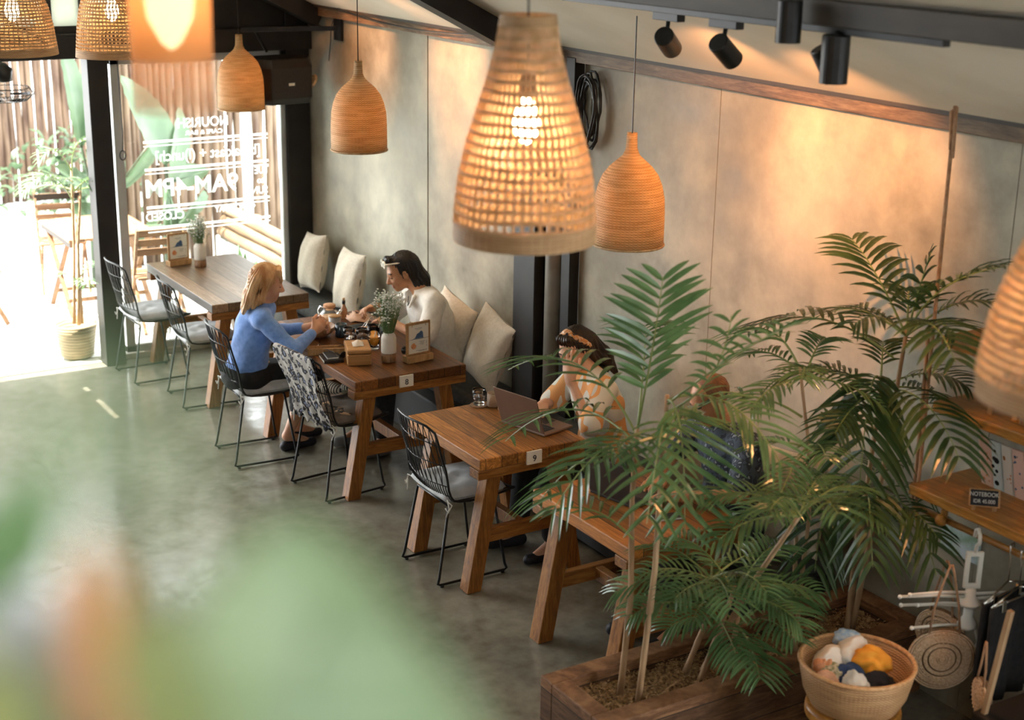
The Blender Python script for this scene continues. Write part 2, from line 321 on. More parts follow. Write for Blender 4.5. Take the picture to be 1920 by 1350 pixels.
# facade
st('column_door', MB().b2(10.86, 11.02, -3.27, -3.12, 0, 2.32), M['steel'], bevel=.005)
st('column_corner', MB().b2(10.98, 11.12, -4.895, -4.70, 0, 2.6), M['steel'], bevel=.005)
st('beam_door', MB().b2(10.93, 11.1, -4.9, 3.2, 2.30, 2.47).b2(10.92, 11.11, -4.9, 3.2, 2.46, 2.475), M['steel'], bevel=.005)
g = MB().add([V(x, y, z) for x in (11.0, 11.05) for y, z in ((-4.9, 2.47), (-3.42, 2.47), (-3.42, CEIL(-3.42)), (-4.9, CEIL(-4.9) + .02))], [(0, 1, 2, 3), (7, 6, 5, 4), (0, 4, 5, 1), (1, 5, 6, 2), (2, 6, 7, 3), (3, 7, 4, 0)])
st('wall_far', g, M['steel'])
lv = MB(); lm = MB()
y = -3.42
for k in range(9):
    y1 = y + .26; lv.add([V(x, yy, z) for x in (11.02, 11.05) for yy, z in ((y + .02, 2.52), (y1 - .02, 2.52), (y1 - .02, CEIL(y1) - .02), (y + .02, CEIL(y) - .02))], [(0, 1, 2, 3), (7, 6, 5, 4), (0, 4, 5, 1), (1, 5, 6, 2), (2, 6, 7, 3), (3, 7, 4, 0)])
    lm.b2(10.99, 11.06, y - .03, y + .03, 2.47, CEIL(y)); y = y1
g = st('wall_far_gable', lm.b2(10.99, 11.06, -3.45, -1.0, 2.47, 2.525), M['steel']); o = lv.build('gable_panel', leafm('frosted_gable_panel', (.62, .64, .55), (.7, .72, .64), .5, .6), g)
for x, y0 in ((7.52, .7), (10.72, .7)):
    b = MB(); b.bar((x, -4.86, CEIL(-4.86) - .075), (x, y0, CEIL(y0) - .075), .12, .13); b.bar((x, -4.86, CEIL(-4.86) - .142), (x, y0, CEIL(y0) - .142), .16, .014); st('rafter', b, M['steel'])
st('purlin', MB().b2(-1.5, 7.0, -3.86, -3.76, 3.062, 3.15), M['steelb'], bevel=.004)
st('purlin_upper', MB().b2(-1.5, 11, -2.42, -2.34, 3.79, 3.88), M['steel'])
# shop window in the facade: frame, pane and the lettering painted on it (reads from outside)
w = MB(); wx = 11.05
for a in ((-3.40, -3.33, .02, 2.30), (-4.74, -4.66, .02, 2.30), (-4.74, -3.33, 2.235, 2.30), (-4.74, -3.33, .02, .09)): w.b2(wx - .03, wx + .03, *a)
win = st('window_1', w, M['alu'], bevel=.004)
MB().b2(wx - .004, wx + .004, -4.66, -3.40, .09, 2.235).build('pane', M['pane'], win)
LW = gauze('window_lettering_white', (.95, .96, .93), .12)
def wt(body, yc, zc, h, wd=None):
    mm = Matrix(((0, 0, 1, wx + .006), (1, 0, 0, yc), (0, 1, 0, zc), (0, 0, 0, 1)))   # text runs +Y when seen from outside, facing +X
    o = text(body, 'lettering', LW, win, mm, h, .0005, off=.0035 if h > .15 else .0008)
    if wd:
        ys = [v.co.y for v in o.data.vertices]; c = (max(ys) + min(ys)) / 2; k = wd / (max(ys) - min(ys))
        for v in o.data.vertices: v.co.y = yc + (v.co.y - c) * k
wt('NOURISH', -4.035, 1.77, .105, .40); wt('CAFE & BAR', -4.04, 1.695, .045, .30)
wt('[breakfast + (l)unch]', -4.07, 1.53, .115, .84); wt('9AM-4PM', -3.93, 1.285, .19, .74); wt('TUE', -4.50, 1.365, .085, .12); wt('to', -4.49, 1.285, .07); wt('SUN', -4.48, 1.205, .085, .13)
wt('\u25C6 MONDAY', -4.27, 1.085, .07, .34); wt('CLOSED', -3.70, 1.07, .09, .30)
l = MB()
for z in (1.64, 1.43, 1.14, .98):
    l.b2(wx + .0055, wx + .0065, -4.56, -3.56, z - .002, z + .016); l.b2(wx + .0055, wx + .0065, -4.56, -3.56, z - .028, z - .021)
l.build('ruled_lines', LW, win)
st('trim_3', MB().b2(10.98, 11.1, -4.7, -3.25, 0, .04).b2(10.98, 11.1, -3.12, 3, 0, .006), mat('door_sill', (.35, .33, .28), (.5, .48, .42), 6, .6), bevel=.003)
# ================================================================ tables
def table(x0, x1, yl, yr, m, label, num=None, zt=.76):
    w = yl - yr; t = empty('dining_table', (x0 + (x1 - x0) / 2, (yl + yr) / 2, 0), 0, label, 'table'); L = x1 - x0; hx, hy = L / 2, w / 2
    MB().b2(-hx, hx, -hy, hy, zt - .062, zt).build('tabletop', m, t, bevel=.006)
    for s in (-1, 1):
        MB().b2(s * hx - s * .006, s * hx - s * .10, -hy - .004, hy + .004, zt - .115, zt - .063).build('end_beam', M['rail'], t, bevel=.005)
        for q in (-1, 1):
            a = V(s * (hx - .095), q * (hy - .005), .004); c = V(s * (hx - .095), q * (hy - .12), zt - .112); d = MB(); d.bar(a, c, .085, .085, V(1, 0, 0))
            for i in range(4): d.v[i] = (d.v[i][0], d.v[i][1], 0.002)
            for i in range(4, 8): d.v[i] = (d.v[i][0], d.v[i][1], zt - .116)
            d.build('leg', M['leg'], t, bevel=.004)
        MB().b2(s * (hx - .095) - .022, s * (hx - .095) + .022, -hy + .03, hy - .03, .26, .335).build('cross_rail', M['rail'], t, bevel=.004)
    MB().b2(-hx + .12, hx - .12, -.022, .022, .262, .33).build('stretcher', M['leg'], t, bevel=.004)
    if num:
        p = MB().b2(-hx - .010, -hx + .001, -.045 - num[1], .045 - num[1], zt - .075, zt - .005).build('number_plate', M['paper'], t); p['label'] = 'small cream plate with the number ' + num[0]
        p.data.transform(Matrix.Translation((-.0, 0, 0)))
        text(num[0], 'number', M['ink'], p, Matrix(((0, 0, -1, -hx - .0112), (-1, 0, 0, -num[1]), (0, 1, 0, zt - .046), (0, 0, 0, 1))), .048)
    return t
table(9.52, 10.90, -3.48, -4.20, M['tablew'], 'long grey-brown wooden table pushed against the shop window')
table(7.53, 8.95, -3.60, -4.34, M['table8'], 'long dark wooden table numbered 8, laid with dishes', ('8', -.04))
table(6.10, 6.88, -3.60, -4.24, M['table9'], 'square table of striped light and dark planks numbered 9', ('9', .0))
table(4.86, 5.65, -3.63, -4.27, M['table10'], 'square orange-brown wooden table half hidden behind the palms')
# bench along the wall
bn = empty('wall_bench', (7.9, -4.66, 0), 0, 'long charcoal upholstered bench running along the plaster wall', 'bench')
MB().b2(-3.0, 3.06, -.22, .23, .02, .32).build('bench_base', M['steel'], bn, bevel=.01)
MB().b2(-3.02, 3.07, -.23, .15, .325, .44).build('bench_seat', M['bench'], bn, bevel=.045)
# ================================================================ wire chairs
def chair_parts(t):
    prof = [(-.235, .462), (-.15, .446), (-.02, .437), (.08, .440), (.145, .462), (.185, .52), (.215, .61), (.245, .72), (.268, .82), (.285, .905)]
    def S(u, v):
        k = v * (len(prof) - 1); i = min(int(k), len(prof) - 2); f = k - i; y = prof[i][0] * (1 - f) + prof[i + 1][0] * f; z = prof[i][1] * (1 - f) + prof[i + 1][1] * f
        wv = .225 if v < .45 else .225 - .02 * (v - .45) / .55
        bk = max(0, (v - .4) / .6); return V(u * wv, y - .055 * u * u * min(1, bk * 2), z + .03 * u * u * (1 - bk) - .03 * u ** 4 * bk)
    fr = MB(); n = 14
    loop = [S(-1, i / n) for i in range(n)] + [S(-.98, .985)] + [S(-1 + 2 * i / 8, 1) + V(0, 0, 0) for i in range(1, 8)] + [S(.98, .985)] + [S(1, 1 - i / n) for i in range(1, n + 1)] + [S(1 - 2 * i / 6, 0) for i in range(1, 6)]
    fr.tube(loop, .0065, 6, closed=True); fr.build('shell_frame', M['black'], t, smooth=True)
    wm = MB()
    N = 22
    for i in range(1, N):
        u = -1 + 2 * i / N; wm.tube([S(u, v) for v in [0, .12, .25, .36, .42, .47, .52, .57, .6]], .0026, 4)
    for i in range(0, N + 1, 2):     # open diamonds of the upper back
        u = -1 + 2 * i / N
        for dq in (-1, 1):
            p = [S(max(-1, min(1, u + dq * .10 * (j / 3))), .6 + .4 * j / 5) for j in range(4)] + [S(max(-1, min(1, u + dq * .10 * (1 - j / 2) )), .84 + .16 * j / 2) for j in range(1, 3)]
            wm.tube(p, .0026, 4)
    for v in (.3, .42, .5, .6, .74, .87): wm.tube([S(-1 + 2 * i / 10, v) for i in range(11)], .0032, 4)
    wm.build('wire_mesh', M['black'], t, smooth=True)
    for s in (-1, 1):
        MB().tube([(s * .17, .13, .436), (s * .196, .20, .05), (s * .2, .21, .022), (s * .2, .195, .014), (s * .2, -.195, .014), (s * .2, -.21, .022), (s * .196, -.2, .05), (s * .17, -.14, .436)], .0075, 8).build('sled_leg', M['black'], t, smooth=True)
        for q in (-1, 1): MB().lathe([(.012, 0), (.012, .012), (.006, .014)], (s * .2, q * .185, 0), 10).build('foot_glide', M['blackp'], t)
    for q in (.13, -.14): MB().tube([(-.17, q, .437), (.17, q, .437)], .006, 6).build('seat_rail', M['black'], t, smooth=True)
CH = empty('wire_chair', (10.53, -3.36, 0), R(2)); chair_parts(CH)
def pad_parts(t, tuft=True):
    P = []; n = 22
    def top(a, c, s):
        e = max(abs(a), abs(c)); h = .042 * (1 - e ** 5) ** .5 if e < 1 else 0
        if tuft:
            for i, j in ((-.35, -.35), (.35, -.35), (-.35, .35), (.35, .35), (0, 0)): h -= .014 * math.exp(-((a - i) ** 2 + (c - j) ** 2) / .02)
        h += .004 * sin(a * 9 + c * 4) * (1 - e); k = 1 - .06 * (abs(a) * abs(c)) ** 2; return V(a * .205 * k, c * .195 * k - .02, .482 + (h if s else -h * .8) + .006)
    m = MB()
    for s in (1, 0): m.grid([[top(-1 + 2 * i / n, (-1 + 2 * j / n) * (1 if s else -1), s) for i in range(n + 1)] for j in range(n + 1)])
    m.build('pad', M['pad'], t, smooth=True)
    for s in (-1, 1):
        MB().tube([(s * .19, .15, .482), (s * .222, .165, .487), (s * .228, .16, .45), (s * .215, .17, .40)], .0035, 6).tube([(s * .222, .165, .487), (s * .24, .15, .47), (s * .236, .17, .43), (s * .222, .18, .455)], .0035, 6).build('tie_cord', M['cord'], t, smooth=True)
PAD = empty('seat_pad', CH.location, CH.rotation_euler.z); pad_parts(PAD)
spots = [(10.53, -3.36, 2, 'black wire chair furthest back, beside the door column', 'grey seat pad on the wire chair nearest the door column'),
         (9.82, -3.50, -4, 'black wire chair tucked under the near side of the window table', 'grey seat pad on the second wire chair, at the window table'),
         (8.60, -3.40, -3, 'black wire chair that the blonde woman sits on', 'pale seat pad squeezed under the blonde woman'),
         (7.84, -3.62, 7, 'black wire chair draped with a leopard print scarf', 'brown-grey seat pad on the chair with the scarf'),
         (6.50, -3.68, 0, 'black wire chair with grey pad at table 9', 'grey seat pad with white cord ties at table 9')]
for i, (x, y, a, lc, lp) in enumerate(spots):
    for src, lab, cat in ((CH, lc, 'chair'), (PAD, lp, 'seat cushion')):
        o = src if i == 0 else copy_tree(src); o.location = (x, y, 0); o.rotation_euler = (0, 0, R(a)); tag(o, lab, cat, 'black wire chairs' if cat == 'chair' else 'seat pads on the wire chairs')
BP = mat('taupe_seat_pad', (.13, .105, .085), (.18, .15, .125), 14, .9, bmp=.25)
for o in kids([o for o in COL.objects if o.get('label', '').startswith('brown-grey seat pad')][0]):
    if o.name.startswith('pad'): o.material_slots[0].link = 'OBJECT'; o.material_slots[0].material = BP
# ================================================================ throw cushions on the bench
def cushion(x, y, lean, turn, tilt, label, m=None, s=(.225, .225, .085)):
    n = 24; mb = MB(); seed = random.random() * 9
    for sg in (1, -1):
        rows = []
        for j in range(n + 1):
            row = []
            for i in range(n + 1):
                a = -1 + 2 * i / n; c = (-1 + 2 * j / n) * sg
                h = (max(0, 1 - abs(a) ** 2.6) * max(0, 1 - abs(c) ** 2.6)) ** .5
                pinch = 1 - .07 * (1 - abs(a) ** 2) * abs(c) ** 4; p2 = 1 - .07 * (1 - abs(c) ** 2) * abs(a) ** 4
                wr = .006 * sin(7 * a + 3 * c + seed) * h + .006 * sin(11 * c - 4 * a + seed * 2) * (1 - h)
                row.append(V(a * s[0] * p2, sg * (h * s[2] + wr * .8), c * s[1] * pinch))
            rows.append(row)
        mb.grid(rows)
    o = mb.build('throw_cushion', m or M['cush'], None, smooth=True); Rm = Matrix.Rotation(R(turn), 4, 'Z') @ Matrix.Rotation(R(lean), 4, 'X') @ Matrix.Rotation(R(tilt), 4, 'Y')
    zs = [(Rm @ v.co).z for v in o.data.vertices]; o.matrix_world = Matrix.Translation((x, y, .442 - min(zs))) @ Rm
    return tag(o, label, 'cushion', 'cream cushions along the bench')
cushion(10.62, -4.73, 12, -6, 8, 'cream cushion in the corner by the window, first on the bench')
cushion(9.95, -4.72, 12, -4, 3, 'cream cushion second from the window, behind the dark-haired man', s=(.215, .235, .08))
cushion(8.38, -4.71, 13, 4, -12, 'cream cushion leaning between the man in white and the next cushion', s=(.22, .23, .085))
cushion(7.87, -4.70, 14, 0, -13, 'tilted cream cushion just before the black wall column', s=(.205, .24, .085))
cushion(5.02, -4.70, 12, 4, 8, 'cream cushion at the near bench end, seen through palm fronds', s=(.21, .25, .085))
# scarf over chair 4, following the wire shell
sc = MB(); rows = []
for j in range(27):
    row = []
    for i in range(19):
        u = -1 + 2 * i / 18; v = j / 26; fold = .012 * sin(u * 14 + v * 4) * (.3 + v)
        if v < .12: f = v / .12; p = V(u * .20, .285 - .012 - .03 * (1 - f), .90 + .02 * sin(f * pi / 2) - .15 * (1 - f))
        elif v < .2: f = (v - .12) / .08; p = V(u * .205, .273 + .03 * f, .918 - .0 * f)
        else:
            f = (v - .2) / .8; w = .215 - .03 * f + .02 * sin(f * 9); p = V(u * w - .03 * f * f, .303 - .13 * f + .5 * fold, .915 - .455 * f)
            if f > .8: p.z += .03 * sin(u * 12)
        row.append(p)
    rows.append(row)
o = sc.grid(rows).build('scarf', spotted('leopard_print', (.42, .39, .35), (.20, .23, .34), (.015, .013, .015), 27), None, smooth=True, solid=.006, sub=1); o.location = (7.84, -3.62, 0); o.rotation_euler = (0, 0, R(7)); tag(o, 'leopard print scarf draped over a wire chair back', 'scarf')
n = MB(); n.grid([[V(-.17 + .28 * i / 12 + .02 * sin(j), .10 - .13 * j / 8 + .02 * sin(i), .53 + .012 * sin(i * 1.7 + j * 2.3) - .008 * abs(j - 4)) for i in range(13)] for j in range(9)])
o = n.build('folded_shawl', spotted('tan_leopard_print', (.55, .36, .22), (.25, .16, .1), (.03, .025, .02), 16), None, smooth=True, solid=.012, sub=1); o.location = (7.84, -3.62, 0); o.rotation_euler = (0, 0, R(7)); tag(o, 'tan and black patterned shawl folded on the chair seat', 'shawl')
s_ = MB(); s_.ball((0, 0, 0), .5, 20, 12, (.20, .11, .08)); s_.ball((.115, .01, .02), .034, 12, 8, (1, .8, .7)); s_.ball((-.10, -.02, 0), .036, 12, 8, (1, 1, .7))
o = s_.build('striped_pouch', stripes('black_cream_stripes', (.62, .57, .46), (.03, .03, .03), 420, 'X', .25), None, smooth=True); o.location = (8.03, -3.66, .575); o.rotation_euler = (0, 0, R(-150)); tag(o, 'small black and cream striped cloth pouch on the scarf chair', 'pouch')
# ================================================================ things on the tables
ZT = .761
def thing1(o, x, y, z, rz, label, cat, group=None): o.location = (x, y, z); o.rotation_euler = (0, 0, R(rz)); return tag(o, label, cat, group)
def flower_vase(x, y, lab, big=1.0, seed=3):
    rnd = random.Random(seed); v = empty('flower_vase', (x, y, ZT), 0, lab, 'vase')
    MB().lathe([(.03, .0), (.043, .002), (.045, .01), (.045, .058)], n=28).build('wooden_base', M['bark'], v, smooth=True)
    MB().lathe([(.0451, .0585), (.046, .062), (.046, .15), (.041, .168), (.033, .176), (.032, .185), (.028, .183), (.03, .17), (.04, .15), (.04, .07), (.0001, .07)], n=28).build('ceramic_body', M['ceramic'], v, smooth=True)
    s = MB(); f = MB(); c = MB()
    for k in range(int(75 * big)):
        a = rnd.uniform(0, 2 * pi); sp = rnd.uniform(.0, .078) * big ** .5; h = rnd.uniform(.24, .385) * (1 + (big - 1) * .5); tp = V(cos(a) * sp, sin(a) * sp, h); b0 = V(cos(a) * .012, sin(a) * .012, .12); mid = (b0 + tp) / 2 + V(cos(a) * .006, sin(a) * .006, .02); s.tube([b0, mid, tp], .0011, 4)
        for q in range(4):
            d = V(rnd.uniform(-.018, .018), rnd.uniform(-.018, .018), rnd.uniform(-.02, .014)); e = tp + d; s.tube([tp - V(0, 0, .03), e], .0007, 3)
            f.ball(e, .0068, 6, 4, (1, 1, .6)); c.ball(e + V(0, 0, .0028), .002, 5, 3)
        for q in range(4):
            t_ = rnd.uniform(.35, .95); p = b0.lerp(tp, t_); d = V(rnd.uniform(-1, 1), rnd.uniform(-1, 1), rnd.uniform(.1, .9)).normalized() * rnd.uniform(.02, .035); n_ = d.cross(V(0, 0, 1)).normalized() * .0028
            s.add([p, p + d * .5 + n_, p + d, p + d * .5 - n_], [(0, 1, 2, 3)])
    s.build('flower_stems', M['stem'], v); f.build('white_blossoms', M['petal'], v, smooth=True); c.build('blossom_centres', M['pollen'], v); return v
M['bark'] = wood('bark_base', [(.13, .06, .025), (.26, .13, .06), (.38, .22, .11)], None, grain=(10, 10, 2)); M['stem'] = leafm('flower_stem', (.12, .22, .07), (.24, .34, .14), .3); M['petal'] = mat('white_petal', (.75, .75, .68), None, rough=.6); M['pollen'] = mat('yellow_centre', (.6, .45, .1), None)
flower_vase(7.80, -3.955, 'white vase of small white flowers on table 8', 1.25, 5); flower_vase(10.60, -3.80, 'white vase of small white flowers on the window table', 1.0, 9)
def menu_stand(x, y, rz, lab):
    t = empty('menu_stand', (x, y, ZT), R(rz), lab, 'menu stand'); w = .088; h = .245
    b = MB(); b.b2(-w - .004, w + .004, -.035, .035, 0, .04); b.build('wooden_foot', M['lightwood'], t, bevel=.003)
    b = MB(); b.b2(-w, w, -.006, .006, .04, h); b.build('wooden_board', M['lightwood'], t, bevel=.003)
    e = MB().b2(-w + .016, w - .016, -.0085, -.0065, .052, h - .016).build('menu_sheet', M['paper'], t)
    q = -.0092
    MB().prism([(-.05, 0), (-.03, .004), (-.012, .03), (.004, .036), (.014, .046), (.024, .044), (.032, .03), (.032, .012), (.034, 0)], -.0002, .0002, Matrix.Rotation(pi / 2, 4, 'X'), (.0, q, .142)).build('wave_print', M['blueink'], e)
    MB().b2(-.07, .07, q - .0003, q + .0003, .139, .1405).build('rule_line', M['ink'], e)
    MB().prism([(cos(a) * .019 * (.72 if .3 < a < .9 else 1), sin(a) * .019 * (.72 if .3 < a < .9 else 1)) for a in [2 * pi * i / 24 for i in range(24)]], -.0002, .0002, Matrix.Rotation(pi / 2, 4, 'X'), (-.037, q, .098)).build('cookie_print', M['orangeink'], e)
    ln = MB(); rnd = random.Random(2)
    for z, x0, x1 in ((.207, -.028, .024), (.2, -.02, .022), (.122, .004, .044), (.115, .01, .040), (.108, .004, .042), (.101, .012, .036), (.066, -.02, .062), (.061, .0, .06)):
        xx = x0
        while xx < x1: l_ = rnd.uniform(.003, .008); ln.b2(xx, min(x1, xx + l_), q - .0002, q + .0002, z - .0009, z + .0009); xx += l_ + .0018
    for z in (.118, .11, .104, .09): ln.b2(.056, .059, q - .0002, q + .0002, z - .001, z + .003)
    ln.build('small_print', M['ink'], e)
    for s in (-.05, .05): MB().tube([(s, -.011, h - .026), (s, -.012, h + .004), (s, .012, h + .004), (s, .011, h - .012)], .0018, 6).build('clip', M['brass'], t)
M['brass'] = mat('brass', (.5, .33, .13), None, rough=.3, metal=1)
menu_stand(7.735, -4.12, -83, 'wooden clipboard menu stand on table 8 beside the vase'); menu_stand(10.74, -3.68, -80, 'wooden clipboard menu stand on the window table')
# --- table 8
t = empty('salad_bowl', (8.50, -3.80, ZT), 0, 'dark wooden salad bowl in front of the blonde woman', 'bowl')
MB().lathe([(.05, 0), (.06, .004), (.10, .03), (.118, .07), (.112, .07), (.095, .035), (.055, .012), (.0001, .01)], n=36).build('bowl_body', M['bark'], t, smooth=True)
rnd = random.Random(4)
for k in range(14):
    a = rnd.uniform(0, 6.28); q = rnd.uniform(0, .075); MB().ball((cos(a) * q, sin(a) * q, .045 + rnd.uniform(0, .02)), rnd.uniform(.016, .024), 8, 6, (1, .8, .6)).build('food_piece', rnd.choice([mat('roast_chunk', (.30, .12, .04), (.5, .25, .08), 40, .5), M['palm'], mat('beet_chunk', (.18, .05, .03), (.35, .12, .06), 40, .4)]), t, smooth=True)
t = empty('glass_teapot', (8.72, -3.99, ZT), R(20), 'round glass teapot with a cork lid on table 8', 'teapot')
MB().lathe([(.045, 0), (.066, .004), (.074, .035), (.066, .072), (.042, .098), (.036, .112), (.034, .11), (.04, .096), (.062, .07), (.07, .035), (.062, .008), (.0001, .006)], n=32).build('glass_body', M['glass'], t, smooth=True)
MB().lathe([(.0001, .008), (.06, .01), (.069, .035), (.066, .052), (.0001, .052)], n=32).build('pale_tea', mat('pale_tea', (.75, .42, .20), None, rough=.15), t, smooth=True)
MB().lathe([(.038, .113), (.04, .115), (.04, .132), (.036, .135), (.0001, .135)], n=24).build('cork_lid', mat('cork', (.48, .24, .11), (.62, .36, .2), 60, .7), t, smooth=True)
MB().tube([(-.06, 0, .06), (-.085, 0, .085), (-.105, 0, .115)], [.016, .012, .009], 10).build('spout', M['glass'], t, smooth=True)
MB().tube([(.045, 0, .10), (.085, 0, .105), (.105, 0, .075), (.095, 0, .04), (.072, 0, .025)], .006, 8).build('handle', M['glass'], t, smooth=True)
t = empty('oil_bottle', (8.80, -4.13, ZT), 0, 'tiny glass bottle with a dark neck beside the teapot', 'bottle')
MB().lathe([(.02, 0), (.024, .004), (.024, .06), (.012, .085), (.01, .10), (.0001, .1)], n=20).build('bottle_body', mat('amber_glass', (.45, .2, .08), None, rough=.1, trans=.5), t, smooth=True)
MB().lathe([(.0115, .1), (.0115, .125), (.0001, .125)], n=16).build('neck_band', M['blackp'], t, smooth=True); MB().lathe([(.009, .125), (.01, .14), (.0001, .142)], n=16).build('cork', M['openlt'], t, smooth=True)
def mug(x, y, rz, lab, m, r=.038, h=.085, inner=None):
    t = empty('mug', (x, y, ZT), R(rz), lab, 'mug'); MB().lathe([(r * .9, 0), (r, .006), (r, h), (r - .004, h), (r - .005, .01), (.0001, .008)], n=28).build('mug_body', m, t, smooth=True)
    MB().tube([(r - .002, 0, h * .8), (r + .016, 0, h * .82), (r + .027, 0, h * .55), (r + .018, 0, h * .28), (r - .002, 0, h * .25)], .0055, 8).build('handle', m, t, smooth=True)
    MB().lathe([(.0001, h * .75), (r - .005, h * .75)], n=24).build('drink', inner or M['coffee'], t)
M['coffee'] = mat('coffee', (.14, .06, .02), (.3, .16, .07), 40, .25)
mug(8.42, -3.93, 150, 'dark blue glazed mug in the middle of table 8', M['navy'])
mug(6.79, -4.09, 130, 'beige stoneware mug behind the water glass on table 9', mat('beige_glaze', (.42, .30, .2), (.5, .38, .27), 10, .4), .036, .075)
mug(6.70, -4.10, 220, 'little terracotta coloured cup beside the laptop', mat('terracotta_cup', (.55, .26, .13), (.62, .32, .17), 12, .5), .03, .06)
t = empty('latte_cup', (8.60, -3.97, ZT), 0, 'grey cup with brown rim behind the blue mug', 'cup'); MB().lathe([(.03, 0), (.034, .004), (.04, .085), (.036, .085), (.031, .01), (.0001, .008)], n=28).build('cup_body', mat('grey_cup', (.28, .27, .25), (.33, .32, .3), 12, .4), t, smooth=True)
MB().lathe([(.0001, .088), (.043, .086), (.043, .091), (.0001, .092)], n=28).build('wooden_lid', M['lightwood'], t, smooth=True)
def plate(x, y, lab, rnds):
    t = empty('dinner_plate', (x, y, ZT), 0, lab, 'plate'); MB().lathe([(.07, 0), (.075, .003), (.115, .016), (.128, .028), (.124, .03), (.11, .021), (.07, .008), (.0001, .007)], n=40).build('plate_body', M['navy'], t, smooth=True)
    m_ = MB(); rr = random.Random(rnds); m_.ball((0, 0, .018), .07, 20, 8, (1, .8, .26)); m_.build('fried_topping', mat('crispy_food', (.32, .11, .02), (.62, .30, .07), 60, .6, bmp=.6), t, smooth=True)
    for k in range(5): a = rr.uniform(0, 6.28); MB().ball((cos(a) * .07, sin(a) * .07, .024), .014, 8, 6, (1.3, .8, .5)).build('garnish', M['palm'] if k % 2 else M['orangeink'], t, smooth=True)
plate(8.42, -4.10, 'dark blue plate of fried food under the man\'s hands', 3)
o = MB(); g0 = []
for j in range(9): g0.append([V(.085 * cos(i * 2 * pi / 14) * (.35 + j / 11) * (1 + .18 * sin(i * 3 + j)), .06 * sin(i * 2 * pi / 14) * (.35 + j / 11), .05 - .045 * (j / 8) + .012 * sin(i * 2.6 + j * 1.9)) for i in range(15)])
tag(thing1(o.grid(g0).build('crumpled_napkin', mat('peach_napkin', (.60, .38, .26), (.68, .46, .33), 20, .85), None, smooth=True, solid=.003), 8.71, -4.19, ZT + .004, 30, 'crumpled peach paper napkin by the man\'s plate', 'napkin'))
def tumbler(x, y, lab, r=.037, h=.09, fill=None, coaster=False, facet=12, wl=.55):
    t = empty('glass_tumbler', (x, y, ZT + (.006 if coaster else 0)), 0, lab, 'glass'); MB().lathe([(r * .8, 0), (r * .84, .004), (r * .9, h * .5), (r, h * .55), (r * 1.03, h), (r * .96, h), (r * .93, h * .56), (r * .78, .014), (.0001, .012)], n=24).build('glass_body', M['glass'], t, smooth=True)
    MB().lathe([(.0001, .014), (r * .76, .015), (r * .9, h * wl), (.0001, h * wl)], n=24).build('drink', fill or M['water'], t, smooth=True)
    if coaster: c = MB().lathe([(.0001, 0), (.05, 0), (.05, .006), (.0001, .006)], n=28).build('coaster', M['bark'], None, smooth=False); thing1(c, x, y, ZT, 0, 'round dark coaster under the ' + lab, 'coaster')
    return t
M['water'] = glass('water', (.95, .97, .96))
tumbler(8.30, -3.93, 'water tumbler nearer the blue mug on table 8'); tumbler(8.24, -3.99, 'water tumbler just behind the shakers on table 8')
tumbler(6.83, -4.02, 'water glass at the corner of table 9', coaster=True); tumbler(5.60, -4.00, 'water glass on the table behind the palms', coaster=True)
t = tumbler(8.09, -4.00, 'tall glass of orange juice with a straw beside the vase', .04, .15, mat('orange_juice', (.85, .33, .02), (.9, .42, .05), 20, .3), wl=.5)
MB().tube([(.02, .01, .02), (-.045, -.02, .17)], .003, 8).build('drinking_straw', M['white'], t)
for x, y, lb in ((8.185, -3.875, 'salt'), (8.215, -3.905, 'pepper')):
    t = empty('%s_shaker' % lb, (x, y, ZT), 0, 'glass %s shaker with a steel cap on table 8, %s' % (lb, 'the left one' if lb == 'salt' else 'the right one'), 'shaker')
    MB().lathe([(.018, 0), (.02, .003), (.017, .045), (.0001, .045)], n=16).build('jar', M['glass'], t, smooth=True); MB().lathe([(.0001, .003), (.015, .004), (.014, .032), (.0001, .033)], n=16).build('filling', M['white'] if lb == 'salt' else M['ink'], t)
    MB().lathe([(.018, .046), (.018, .058), (.01, .064), (.0001, .065)], n=16).build('steel_cap', mat('chrome', (.6, .6, .6), None, rough=.15, metal=1), t, smooth=True)
CHR = mat('cutlery_steel', (.62, .6, .56), None, rough=.18, metal=1)
s = MB(); s.ball((0, 0, .006), .017, 14, 8, (1.45, 1, .25)); s.tube([(-.02, 0, .006), (-.05, 0, .01), (-.12, 0, .005)], [.003, .0025, .0045], 8); thing1(s.build('spoon', CHR, None, smooth=True), 8.27, -3.70, ZT, 150, 'steel teaspoon lying near the woman\'s elbow', 'spoon')
t = empty('cutlery_tray', (8.12, -3.72, ZT), R(-22), 'narrow open wooden cutlery tray on table 8', 'tray')
MB().b2(-.03, .03, -.14, .14, 0, .008).build('tray_bottom', M['tissue2'] if 'tissue2' in M else M['lightwood'], t)
for a in ((-.038, -.03, -.145, .145), (.03, .038, -.145, .145), (-.038, .038, -.145, -.137), (-.038, .038, .137, .145)): MB().b2(*a, 0, .042).build('tray_side', M['traywood'] if 'traywood' in M else M['lightwood'], t, bevel=.002)
t = empty('notebook', (8.00, -3.665, ZT), R(-12), 'black covered notebook near the table edge', 'notebook'); MB().b2(-.075, .075, -.06, .06, 0, .003).b2(-.075, .075, -.06, .06, .016, .019).b2(-.077, -.073, -.06, .06, 0, .019).build('cover', M['blackp'], t, bevel=.001); MB().b2(-.072, .073, -.058, .058, .003, .016).build('pages', M['paper'], t)
t = empty('smartphone', (8.01, -3.665, ZT + .02), R(-12), 'dark phone lying on top of the notebook', 'phone'); MB().b2(-.07, .07, -.035, .035, 0, .009).build('phone_body', M['alu'], t, bevel=.003); MB().b2(-.067, .067, -.032, .032, .0091, .0096).build('screen', M['ink'], t)
